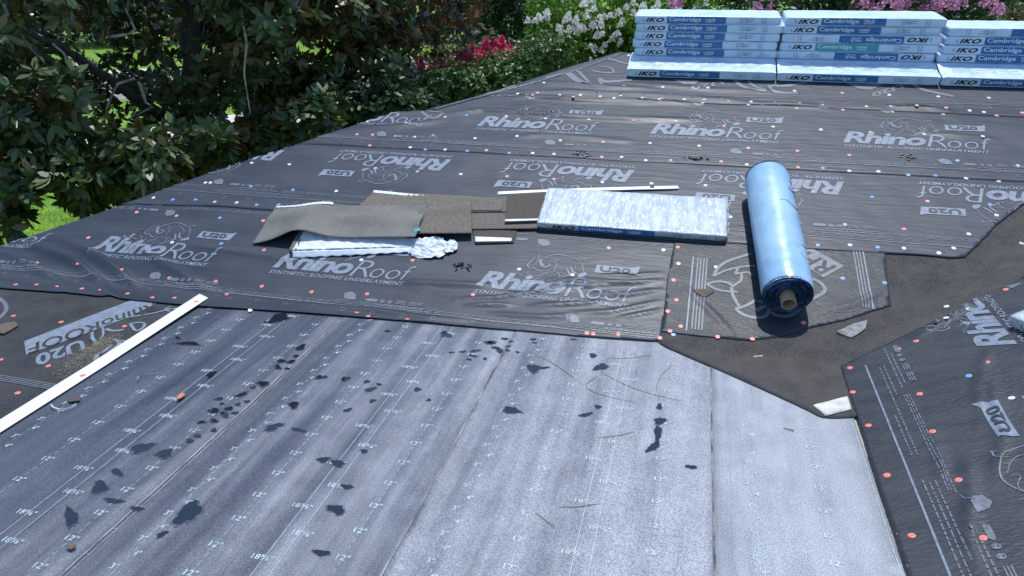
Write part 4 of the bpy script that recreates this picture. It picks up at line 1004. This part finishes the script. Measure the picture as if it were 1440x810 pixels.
# ------------------------------------------------------------------ water on the membrane
def puddle(cx, cy, rx, ry, seed, rough_=.25, tilt=0.):
    r = random.Random(seed); n = 36; ph = [r.uniform(0, 6.3) for _ in range(4)]; pts = []
    for k in range(n):
        t = 2 * math.pi * k / n; rr = 1 + rough_ * (.5 * math.sin(2 * t + ph[0]) + .5 * math.sin(3 * t + ph[1]) + .3 * math.sin(5 * t + ph[2]) + .2 * math.sin(8 * t + ph[3]))
        a, b = rx * rr * math.cos(t), ry * rr * math.sin(t); pts.append(P2(cx + a * math.cos(tilt) - b * math.sin(tilt), cy + a * math.sin(tilt) + b * math.cos(tilt)))
    c = np.mean(pts, 0); strip = max(0, min(3, int(np.searchsorted(edges, c[0]) - 1))); z = max(MEML[min(strip + 1, 3)] if abs(c[0] - edges[min(strip + 1, 4)]) < .12 else MEML[strip], MEML[strip]) + .0012
    z += .0012
    vs = [(*p_, z - .0006) for p_ in pts] + [(*(np.array(p_) * .94 + c * .06), z) for p_ in pts]
    fs = [tuple(range(n, 2 * n))] + [(k, (k + 1) % n, n + (k + 1) % n, n + k) for k in range(n)]
    me_o = mesh_obj('puddle', vs, fs, 'water'); bm = bmesh.new(); bm.from_mesh(me_o.data); bmesh.ops.recalc_face_normals(bm, faces=bm.faces[:])
    if bm.faces[0].normal.z < 0: bmesh.ops.reverse_faces(bm, faces=bm.faces[:])
    bm.to_mesh(me_o.data); bm.free(); me_o['kind'] = 'structure'
    dv = [(*(np.array(p_) + (np.array(p_) - c) * (.16 + .12 * math.sin(k * 1.7 + seed)) + (0, 0)), z - .0006) for k, p_ in enumerate(pts)]
    dm = mesh_obj('damp_margin', dv, [tuple(range(n))], 'damp', me_o)
    if dm.data.polygons[0].normal.z < 0: dm.data.flip_normals()
PD = [(390,448,22,6,-.35),(265,483,16,3.2,0),(250,475,4,2,0),(423,489,7,4,-.5),(396,508,6,2.5,0),(410,509,8,2.2,-.1),(390,515,4,2,0),(404,519,4,2,0),(392,518,4,1.8,0),(416,501,4,1.8,0),
 (297,527,9,4.5,-.3),(370,540,8,4.5,.2),(356,545,4,1.8,0),(340,555,9,2.6,-.35),(308,561,6,2.6,-.2),(312,568,4,2,0),(347,565,4,2,0),(335,569,4,2.2,0),(322,575,6,3,-.2),(301,578,10,4,0),(316,583,7,4,.2),(331,581,5,2.2,0),
 (301,592,6,2.8,0),(283,594,7,2.4,-.2),(301,605,5,2.4,-.1),(278,613,5,2.8,.2),(267,620,6,2.6,0),(413,570,8,5.5,.3),(451,531,9,3,-.15),(486,533,7,3,-.1),(385,601,15,4.5,-.25),(420,605,11,2.4,.15),
 (199,630,17,7,-.35),(231,638,13,6.5,-.1),(455,647,10,4,.05),(475,652,10,5,.4),(140,685,11,11,-.2),(165,664,11,4,.5),(160,704,16,3,.15),(192,716,9,4,0),(265,722,24,13,-.45),(228,752,9,4,-.4),(100,727,12,13,-.5),
 (473,717,13,7,.1),(452,778,12,4.5,.2),(488,685,8,3.5,.1),(512,635,6,2.5,0),(521,548,8,3,-.2),(516,537,5,2,0),(533,541,4,2,0),(524,564,5,2.2,-.1),(489,577,6,2.4,-.3),(587,548,5,3,-.3),(603,563,4,1.6,0),
 (627,471,9,4,.1),(545,466,4,1.3,0),(690,482,9,2.2,-.05),(710,477,5,1.3,0),(718,481,4,1.2,0),(698,490,6,2,.2),(703,494,5,3.2,.4),(714,488,4,1.4,0),(713,493,4,1.6,.2),(668,494,8,1.8,-.1),(651,495,5,1.5,0),(635,496,4,1.2,0),(666,501,6,1.6,.1),(660,506,4,1.4,0),(682,505,3,1.2,0),(689,483,6,1.6,0),
 (728,496,3,1.4,0),(750,478,4,1.5,0),(752,483,3.5,1.3,0),(806,477,4,1.8,0),(750,519,10,5.5,.0),(764,518,8,1.8,0),(845,517,10,5,-.1),(834,501,5.5,3,0),(719,578,15,4.5,.05),(841,573,4.5,2.8,0),(824,584,9,2.6,-.2),
 (928,593,9,5,.1),(925,612,4.5,16,.1),(918,630,11,5,-.4),(927,573,4.5,4,0),(972,658,8,2.5,.1)]
for i, (a, b, c, d, t) in enumerate(PD): puddle(a, b, c * .86, d * .86, i, .30, t)

# ------------------------------------------------------------------ garden: lawn, street, pavement
def sheet_flat(name, pts, z, m, kind='structure'):
    o = mesh_obj(name, [(a, b, z) for a, b in pts], [tuple(range(len(pts)))], m); o['kind'] = kind; return o
sheet_flat('lawn', [(-420, -260), (420, -260), (420, 420), (-420, 420)], GZ, 'lawn')
def band(name, p, q, wd, z, m):
    p, q = np.array(p, float), np.array(q, float); d = (q - p) / np.linalg.norm(q - p); n = np.array([-d[1], d[0]]) * wd / 2
    return sheet_flat(name, [p - n, q - n, q + n, p + n], z, m)
def gp(px, py):
    r = ray(px, py); t = (GZ - CAMH) / r[2]; p_ = CAM + r * t; return (float(p_[0]), float(p_[1]))
band('driveway', gp(-260, 262), gp(560, 138), 3.0, GZ + .012, 'concrete')
band('street', gp(-400, 150), gp(900, 84), 9.5, GZ + .008, 'asphalt')
band('pavement', gp(-400, 128), gp(900, 66), 1.6, GZ + .016, 'concrete')
sheet_flat('flower_bed', [(-9, 9.2), (3, 9.2), (6, 16), (-9, 17)], GZ + .02, 'bed_soil')
# mown grass blades on the near lawn patch
c0 = np.array(gp(60, 290)); N = 26000; gx = rng.uniform(-5.5, 4.5, N) + c0[0]; gy = rng.uniform(-4.5, 4.5, N) + c0[1]; a = rng.uniform(0, 6.28, N); h = rng.uniform(.03, .07, N)
v = np.zeros((N, 3, 3)); wv = .006
v[:, 0] = np.stack([gx - wv * np.cos(a), gy - wv * np.sin(a), np.full(N, GZ)], -1); v[:, 1] = np.stack([gx + wv * np.cos(a), gy + wv * np.sin(a), np.full(N, GZ)], -1)
v[:, 2] = np.stack([gx + rng.normal(0, .02, N), gy + rng.normal(0, .02, N), GZ + h], -1)
def fast_mesh(name, v, nper, m, parent=None, tint=None):
    """v: (count, nper, 3) separate polygons"""
    n = v.shape[0]; me = bpy.data.meshes.new(name); me.vertices.add(n * nper); me.vertices.foreach_set('co', v.reshape(-1).astype(np.float32))
    me.loops.add(n * nper); me.loops.foreach_set('vertex_index', np.arange(n * nper, dtype=np.int32)); me.polygons.add(n)
    me.polygons.foreach_set('loop_start', np.arange(0, n * nper, nper, dtype=np.int32)); me.polygons.foreach_set('loop_total', np.full(n, nper, dtype=np.int32))
    at = me.attributes.new('tint', 'FLOAT', 'FACE'); at.data.foreach_set('value', (tint if tint is not None else rng.random(n)).astype(np.float32))
    me.update(calc_edges=True); me.validate(); me.materials.append(MATS[m]); o = bpy.data.objects.new(name, me); col.objects.link(o); o.parent = parent; return o
o = fast_mesh('grass', v, 3, 'grass_blade'); tag(o, 'short bright green lawn grass beyond the roof edge', 'grass', kind='stuff')

# ------------------------------------------------------------------ trees and shrubs
def leaves(centres, dirs, per, length, width, spread, droop=.3, cup=.15):
    """rosettes of pointed leaves: (count, 6 corner) polygons"""
    n = len(centres); C_ = np.repeat(centres, per, 0); Dn = np.repeat(dirs, per, 0); N = len(C_)
    t = rng.normal(0, 1, (N, 3)); t -= (t * Dn).sum(1)[:, None] * Dn; t /= np.linalg.norm(t, axis=1)[:, None] + 1e-9
    ax = Dn * rng.uniform(.1, .9, (N, 1)) + t * spread; ax[:, 2] -= droop * rng.random(N); ax /= np.linalg.norm(ax, axis=1)[:, None]
    nr = Dn - (Dn * ax).sum(1)[:, None] * ax + rng.normal(0, .25, (N, 3)); nr -= (nr * ax).sum(1)[:, None] * ax; nr /= np.linalg.norm(nr, axis=1)[:, None] + 1e-9
    sd_ = np.cross(ax, nr); L = length * rng.uniform(.6, 1.15, (N, 1)); Wd = width * rng.uniform(.75, 1.15, (N, 1))
    b = C_ + ax * L * .08
    pts = [b, b + ax * L * .35 + sd_ * Wd * .5 - nr * 0, b + ax * L * .72 + sd_ * Wd * .42, b + ax * L, b + ax * L * .72 - sd_ * Wd * .42, b + ax * L * .35 - sd_ * Wd * .5]
    return np.stack(pts, 1)
def blob_points(c, r, n, shell=.55):
    d = rng.normal(0, 1, (n, 3)); d /= np.linalg.norm(d, axis=1)[:, None]; q = shell + (1 - shell) * rng.random((n, 1)) ** .6
    return np.asarray(c) + d * q * np.asarray(r), d
def crown(name, blobs, per, length, width, m, parent, spread=.9, droop=.3, upb=.5, shell=.35, tint=None):
    P_, D_ = [], []
    for c, r, n in blobs:
        p_, d_ = blob_points(c, r, n, shell); P_.append(p_); dd = d_ + np.array([0, 0, upb]); dd /= np.linalg.norm(dd, axis=1)[:, None]; D_.append(dd)
    v = leaves(np.concatenate(P_), np.concatenate(D_), per, length, width, spread, droop)
    off = np.array(parent.location); v = v - off
    return fast_mesh(name, v, 6, m, parent, tint(len(v)) if tint else None)
def limb(parent, name, pts, r0, r1, m, seg=8):
    off = parent.location; pts = [Vector(p_) for p_ in pts]; q = []
    for i in range(len(pts) - 1):
        for k in range(4): q.append(pts[i].lerp(pts[i + 1], k / 4) + Vector((random.gauss(0, 1), random.gauss(0, 1), random.gauss(0, .5))) * r0 * .12)
    q.append(pts[-1]); n = len(q)
    v, f = tube([p_ - off for p_ in q], [r0 + (r1 - r0) * i / (n - 1) for i in range(n)], seg)
    return mesh_obj(name, v, f, m, parent, True)
def tint_mag(n): t = rng.random(n) ** 1.6; t = t * .9 + .02; t[rng.random(n) < .06] = .99; return t
def tint_bronze(n): t = rng.random(n) ** 1.2; t[rng.random(n) < .38] = .99; return t
def clumpy(px_list, D0, dd, r, n):
    out = []
    for (x, y) in px_list:
        D_ = D0 + random.uniform(-dd, dd); p_ = far(x, y, D_); out.append((tuple(p_), (r * random.uniform(.8, 1.25),) * 2 + (r * random.uniform(.6, .95),), n))
    return out
# -- big magnolia whose dark trunk rises beside the hip
Dm = 10.3; base = far(278, 235, Dm); base.z = GZ
mg = tag(empty('magnolia_tree', base), 'large magnolia with dark trunk and glossy leaves standing beside the hip', 'tree')
tp = [base, far(276, 235, Dm), far(272, 160, Dm), far(270, 80, Dm), far(262, 0, Dm + .1), far(255, -160, Dm + .3)]
limb(mg, 'trunk', tp, .18, .09, 'bark', 12)
limb(mg, 'branch', [far(270, 178, Dm), far(232, 165, Dm - .2), far(200, 145, Dm - .5), far(150, 110, Dm - 1), far(95, 70, Dm - 1.4), far(40, 45, Dm - 1.8)], .085, .025, 'bark', 8)
limb(mg, 'branch', [far(285, 160, Dm), far(298, 128, Dm), far(303, 90, Dm + .2), far(310, 30, Dm + .3)], .06, .02, 'bark', 8)
limb(mg, 'branch', [far(280, 205, Dm), far(330, 178, Dm - .2), far(380, 150, Dm - .2), far(430, 138, Dm)], .07, .02, 'bark', 8)
for pts in ([(155, 52), (180, 48), (190, 42), (175, 10)], [(28, 48), (45, 70), (70, 95), (78, 118)], [(45, 45), (70, 58), (90, 75), (96, 97)], [(190, 110), (165, 118), (150, 150), (147, 172), (125, 178)], [(195, 115), (205, 145), (215, 150), (180, 168)], [(315, 180), (322, 205), (340, 210)], [(338, 15), (347, 60), (343, 105), (352, 160)], [(5, 5), (12, 22), (-20, 30)]):
    limb(mg, 'branch', [far(x, y, Dm - 1.6) for x, y in pts], .016, .007, 'bark_pale', 6)
blobs = []
for k in range(120):
    x = random.uniform(-160, 400); y = random.uniform(-330, 255)
    if y > 235 - max(0, x - 120) * .55 and x > 120: continue
    if y > 255 - (x) * .2: continue
    # openings to the lawn and street
    if any((x - a) ** 2 / c ** 2 + (y - b) ** 2 / d ** 2 < 1 for a, b, c, d in ((70, 285, 105, 62), (200, 205, 32, 24), (145, 143, 22, 12), (315, 122, 26, 14), (235, 245, 44, 18), (395, 155, 40, 26), (408, 45, 26, 75), (272, 150, 14, 55))): continue
    blobs += clumpy([(x, y)], Dm + .3, 1.9, .62, 30)
for (x, y) in ((5, 190), (20, 205), (12, 160), (60, 140), (95, 130), (110, 225), (60, 225), (90, 205), (225, 215)): blobs += clumpy([(x, y)], Dm - 2.2, .5, .36, 20)
for (x, y) in ((2, 262), (8, 285), (2, 310), (14, 300), (70, 238), (45, 245), (100, 250), (120, 258), (108, 268), (150, 240), (165, 250), (185, 246), (205, 235), (225, 240), (20, 270), (190, 225), (235, 215), (250, 225), (262, 205), (255, 190), (300, 190), (310, 205), (160, 215), (170, 200), (140, 200), (290, 215), (330, 195)): blobs += clumpy([(x, y)], Dm - 2.0, .4, .19, 11)
for k in range(46):
    x = random.uniform(-160, 420); y = random.uniform(-60, 225 - max(0, x - 150) * .42)
    if any((x - a) ** 2 / c ** 2 + (y - b) ** 2 / d ** 2 < 1 for a, b, c, d in ((70, 285, 110, 70), (200, 205, 26, 18), (145, 143, 18, 10), (315, 122, 24, 12), (395, 155, 30, 20))): continue
    blobs += clumpy([(x, y)], Dm + 2.6, .8, .6, 24)
for x in range(128, 470, 14):
    hy = 345 - .345 * x
    for k in (0, 1): blobs += clumpy([(x + random.uniform(-8, 8), hy - 16 - 22 * k + random.uniform(-6, 6))], Dm - 1.2, .4, .2, 12)
crown('crown', blobs, 9, .17, .062, 'leaf_magnolia', mg, 1.0, .35, .55, .15, tint_mag)
# -- slimmer pale-barked magnolia
D2 = 11.2; base = far(404, 150, D2); base.z = GZ
m2 = tag(empty('magnolia_tree', base), 'slim magnolia with mottled pale forked trunk', 'tree')
limb(m2, 'trunk', [base, far(404, 170, D2), far(405, 110, D2), far(405, 60, D2), far(410, 0, D2), far(412, -120, D2)], .10, .06, 'bark_pale', 10)
limb(m2, 'branch', [far(408, 62, D2), far(422, 45, D2 - .1), (far(442, 22, D2 - .2)), far(468, -20, D2 - .3)], .07, .03, 'bark_pale', 8)
limb(m2, 'branch', [far(404, 108, D2), far(385, 140, D2 - .2), far(360, 175, D2 - .3)], .05, .02, 'bark_pale', 8)
blobs = []
for k in range(64):
    x = random.uniform(300, 560); y = random.uniform(-300, 175)
    if y > 175 - max(0, x - 380) * .15 and x > 430: continue
    if any((x - a) ** 2 / c ** 2 + (y - b) ** 2 / d ** 2 < 1 for a, b, c, d in ((435, 70, 26, 14), (315, 122, 26, 14), (405, 55, 20, 50))): continue
    blobs += clumpy([(x, y)], D2 + .3, 1.3, .55, 26)
blobs += clumpy([(440, 112), (470, 100), (428, 98), (462, 128), (445, 140), (420, 140), (478, 118), (455, 92), (395, 135), (370, 130), (385, 110)], D2 - .2, .4, .26, 16)
crown('crown', blobs, 9, .16, .058, 'leaf_magnolia', m2, 1.0, .35, .55, .15, tint_mag)
# -- magnolia with bronze leaf backs, thin trunk
D3 = 11.8; base = far(452, 160, D3); base.z = GZ
m3 = tag(empty('magnolia_tree', base), 'magnolia with bronze leaf undersides next to the pink flowering shrubs', 'tree')
limb(m3, 'trunk', [base, far(453, 165, D3), far(460, 120, D3), far(475, 75, D3), far(500, 20, D3), far(520, -90, D3)], .07, .04, 'bark', 10)
limb(m3, 'branch', [far(455, 150, D3), far(480, 140, D3 - .2), far(520, 118, D3 - .3), far(550, 90, D3 - .4)], .035, .012, 'bark', 7)
limb(m3, 'branch', [far(475, 75, D3), far(520, 60, D3 - .2), far(580, 30, D3 - .3), far(630, 15, D3 - .3)], .04, .012, 'bark', 7)
blobs = []
for k in range(84):
    x = random.uniform(450, 665); y = random.uniform(-280, 150)
    lim = 165 if x < 520 else 130 if x < 560 else 88
    if x > 630: lim = 62
    if y > lim: continue
    if any((x - a) ** 2 / c ** 2 + (y - b) ** 2 / d ** 2 < 1 for a, b, c, d in ((545, 100, 24, 26),)): continue
    blobs += clumpy([(x, y)], D3 + .2, 1.1, .5, 26)
blobs += clumpy([(490, 155), (510, 165), (475, 165), (560, 105), (545, 150)], D3 - .6, .3, .3, 22)
crown('crown', blobs, 9, .155, .06, 'leaf_bronze', m3, 1.0, .4, .5, .15, tint_bronze)
# -- dark evergreen behind
def bush(name, label, cat, px, D_, blobs_px, rad, n, per, ln_, wd, m, trunk=True, shell=.3, upb=.6, group=None, dd=.5):
    b_ = far(px[0], px[1], D_); b_.z = GZ; t = tag(empty(name, b_), label, cat, group); bl = []
    for (x, y) in blobs_px: bl += clumpy([(x, y)], D_, dd, rad, n)
    if cat in ('shrub', 'hedge'):      # the leafy skirt further down
        for (c_, r_, n_) in list(bl):
            z_ = c_[2] - .6
            while z_ > GZ + .3:
                if random.random() < .5: bl.append(((c_[0] + random.gauss(0, .15), c_[1] + random.gauss(0, .15), z_), r_, n_ // 2))
                z_ -= .6
    top = Vector(bl[0][0])
    for k in range(3 if trunk else 1):
        e = Vector(bl[(k * 7) % len(bl)][0]); limb(t, 'stem', [b_ + Vector((.1 * k, .05 * k, 0)), b_.lerp(e, .5) + Vector((random.gauss(0, .1), random.gauss(0, .1), 0)), e], .045, .012, 'bark', 7)
    crown('crown', bl, per, ln_, wd, m, t, 1.0, .25, upb, shell); return t, bl
pts = [(random.uniform(655, 830), random.uniform(-190, 62)) for _ in range(60)]
bush('evergreen_tree', 'tall dark evergreen tree behind the white flowering shrub', 'tree', (735, 60), 22, pts, 1.0, 90, 6, .15, .06, 'leaf_dark', dd=1.5)
pts = [(random.uniform(-100, 720), random.uniform(-160, 34)) for _ in range(70)]
for i, (x0_, x1_, D_) in enumerate(((-140, 120, 74), (110, 330, 66), (320, 520, 70), (500, 700, 62), (880, 1150, 48), (1180, 1480, 46))):
    pts = [(random.uniform(x0_, x1_), random.uniform(-120, 42 if i < 4 else 8)) for _ in range(36)]
    bush('distant_tree', ['spreading tree far across the street behind the big magnolia', 'rounded tree far across the street behind the dark trunk', 'far tree behind the pale forked magnolia', 'far tree behind the bronze leaved magnolia', 'far tree behind the stack column beside the hip', 'far tree beyond the four-high bundle column'][i], 'tree', ((x0_ + x1_) / 2, 50), D_, pts, 2.6, 70, 5, .5, .24, 'leaf_dark', dd=3, group='trees across the street')
# -- white crape myrtle and flower heads
def panicles(t, pts3, m, h, r, n=60, petal=.035):
    off = np.array(t.location)
    h0, r0_ = h, r
    for p_ in pts3:
        k_ = rng.uniform(.55, 1.3); h, r = h0 * k_ * rng.uniform(.7, 1.2), r0_ * k_
        z = rng.random(n); a = rng.uniform(0, 6.28, n); rr = r * (1 - z * .75) * np.sqrt(rng.random(n)); d = np.stack([np.cos(a), np.sin(a), np.full(n, .5)], -1); d /= np.linalg.norm(d, axis=1)[:, None]
        c = np.array(p_) - off + np.stack([rr * np.cos(a), rr * np.sin(a), z * h], -1)
        fast_mesh('flower_head', leaves(c, d, 2, petal, petal * .9, 1., 0), 6, m, t)
pts = [(random.uniform(755, 1010), random.uniform(-24, 85)) for _ in range(58)]
pts = [p_ for p_ in pts if p_[1] < 92 - abs(p_[0] - 840) * .1 and p_[1] > 10 - (p_[0] - 740) * .6]
t, bl = bush('crape_myrtle', 'bright green crape myrtle with white flower heads behind the hip', 'shrub', (850, 100), 12.5, pts + [(790, 60), (800, 85), (830, 85), (780, 90), (860, 70)], .36, 110, 3, .075, .036, 'leaf_crape', shell=.2)
hd = [(770, 25), (785, 40), (800, 18), (810, 30), (825, 22), (822, 40), (835, 12), (850, 20), (845, 35), (860, 55), (875, 30), (850, 62), (815, 40), (795, 28), (757, 26), (742, 28), (880, 10), (868, 45), (840, 50), (905, 8), (890, 4), (925, 10), (820, 5), (800, 42), (830, 65), (950, 6), (980, 9), (870, 18)]
hd += [(x + random.uniform(-14, 14), y + random.uniform(-10, 12)) for x, y in hd]
panicles(t, [far(x, y + 4, 11.6 + random.uniform(-.25, .25)) for x, y in hd], 'flower_white', .09, .055, 44, .03)
# -- pink crape myrtle
pts = [(random.uniform(590, 760), random.uniform(60, 120)) for _ in range(34)]
t, bl = bush('crape_myrtle', 'crape myrtle with vivid pink flower heads near the hip', 'shrub', (690, 130), 13.5, pts, .33, 60, 3, .08, .035, 'leaf_rust', shell=.2)
hd = [(560, 112), (572, 104), (582, 112), (600, 104), (612, 98), (590, 98), (645, 92), (655, 86), (670, 78), (684, 66), (690, 72), (680, 76), (712, 82), (718, 90), (728, 76), (738, 84), (733, 96), (722, 98), (742, 94), (708, 86), (634, 96), (628, 98), (618, 104), (706, 62), (650, 100), (695, 62), (742, 72), (663, 100)]
panicles(t, [far(x, y + 6, 12.6 + random.uniform(-.2, .2)) for x, y in hd + [(x + random.uniform(-7, 7), y + random.uniform(-5, 6)) for x, y in hd]], 'flower_pink', .17, .10, 70, .05)
# -- lilac crape myrtle behind the stack
pts = [(random.uniform(1010, 1420), random.uniform(-60, 62)) for _ in range(66)]
t, bl = bush('crape_myrtle', 'crape myrtle with pale lilac flower heads behind the bundle stack', 'shrub', (1220, 70), 10.6, pts, .36, 70, 3, .08, .036, 'leaf_dark', shell=.2)
hd = [(945, 8), (955, 4), (1065, 8), (1080, 14), (1205, 12), (1215, 4), (1222, 8), (1245, 2), (1260, 10), (1262, 4), (1270, 14), (1300, 8), (1315, 6), (1330, 4), (1340, 8), (1312, 12), (1385, 6), (1395, 2), (1403, 14), (1198, 16), (1352, 2), (1280, 0), (1235, 14)]
panicles(t, [far(x, y + 5, 9.9 + random.uniform(-.2, .3)) for x, y in hd], 'flower_lilac', .13, .075, 50, .04)
# -- low shrubs under the hip edge
pts = [(random.uniform(590, 790), 158 - (x_ - 590) * .28 + random.uniform(-30, 6)) for x_ in np.linspace(590, 790, 30)]
pts = [(x_, 152 - (x_ - 600) * .30 + random.uniform(-34, 0)) for x_ in np.linspace(585, 790, 44)]
bush('glossy_shrub', 'dense dark green shrub pressed against the roof hip', 'shrub', (680, 140), 10.6, pts, .30, 90, 4, .06, .03, 'leaf_shrub', dd=.35)
pts = [(random.uniform(560, 640), random.uniform(105, 160)) for _ in range(16)]
bush('reddish_shrub', 'loose shrub with reddish green leaves beside the glossy shrub', 'shrub', (600, 150), 11.5, pts, .26, 50, 4, .08, .03, 'leaf_rust')
pts = [(x_, y_) for x_, y_ in ((570, 118), (576, 135), (582, 150), (590, 128), (566, 150), (598, 148))]
bush('variegated_shrub', 'cream and green variegated shrub below the bronze leaved magnolia', 'shrub', (578, 150), 11.0, pts, .2, 40, 5, .11, .035, 'leaf_cream')
pts = [(random.uniform(1350, 1470), random.uniform(15, 60)) for _ in range(16)]
bush('reddish_shrub', 'loose pinkish green shrub past the end of the four-high column', 'shrub', (1400, 40), 14, pts, .3, 50, 4, .08, .035, 'leaf_rust')
pts = [(x_, 165 - (x_ - 440) * .2 + random.uniform(-14, 10)) for x_ in np.linspace(380, 580, 26)]
bush('low_hedge', 'dark leafy undergrowth along the foot of the magnolias', 'hedge', (480, 170), 10.0, pts, .28, 60, 5, .11, .045, 'leaf_dark', dd=.4)
for o in list(bpy.data.objects):
    if o.name.split('.')[0] == 'branch' and o.parent:
        tk_ = [c_ for c_ in o.parent.children if c_.name.split('.')[0] == 'trunk']
        if tk_: o.parent = tk_[0]
for o in bpy.data.objects:
    if o.parent and o.name.split('.')[0] in ('printed_notes', 'printed_small_print', 'printed_fastener_marks', 'small_print', 'printed_markings', 'tick_marks', 'torn_patch', 'wound_layers', 'printed_emblem', 'flower_head'): o['kind'] = 'stuff'
bpy.context.view_layer.update()
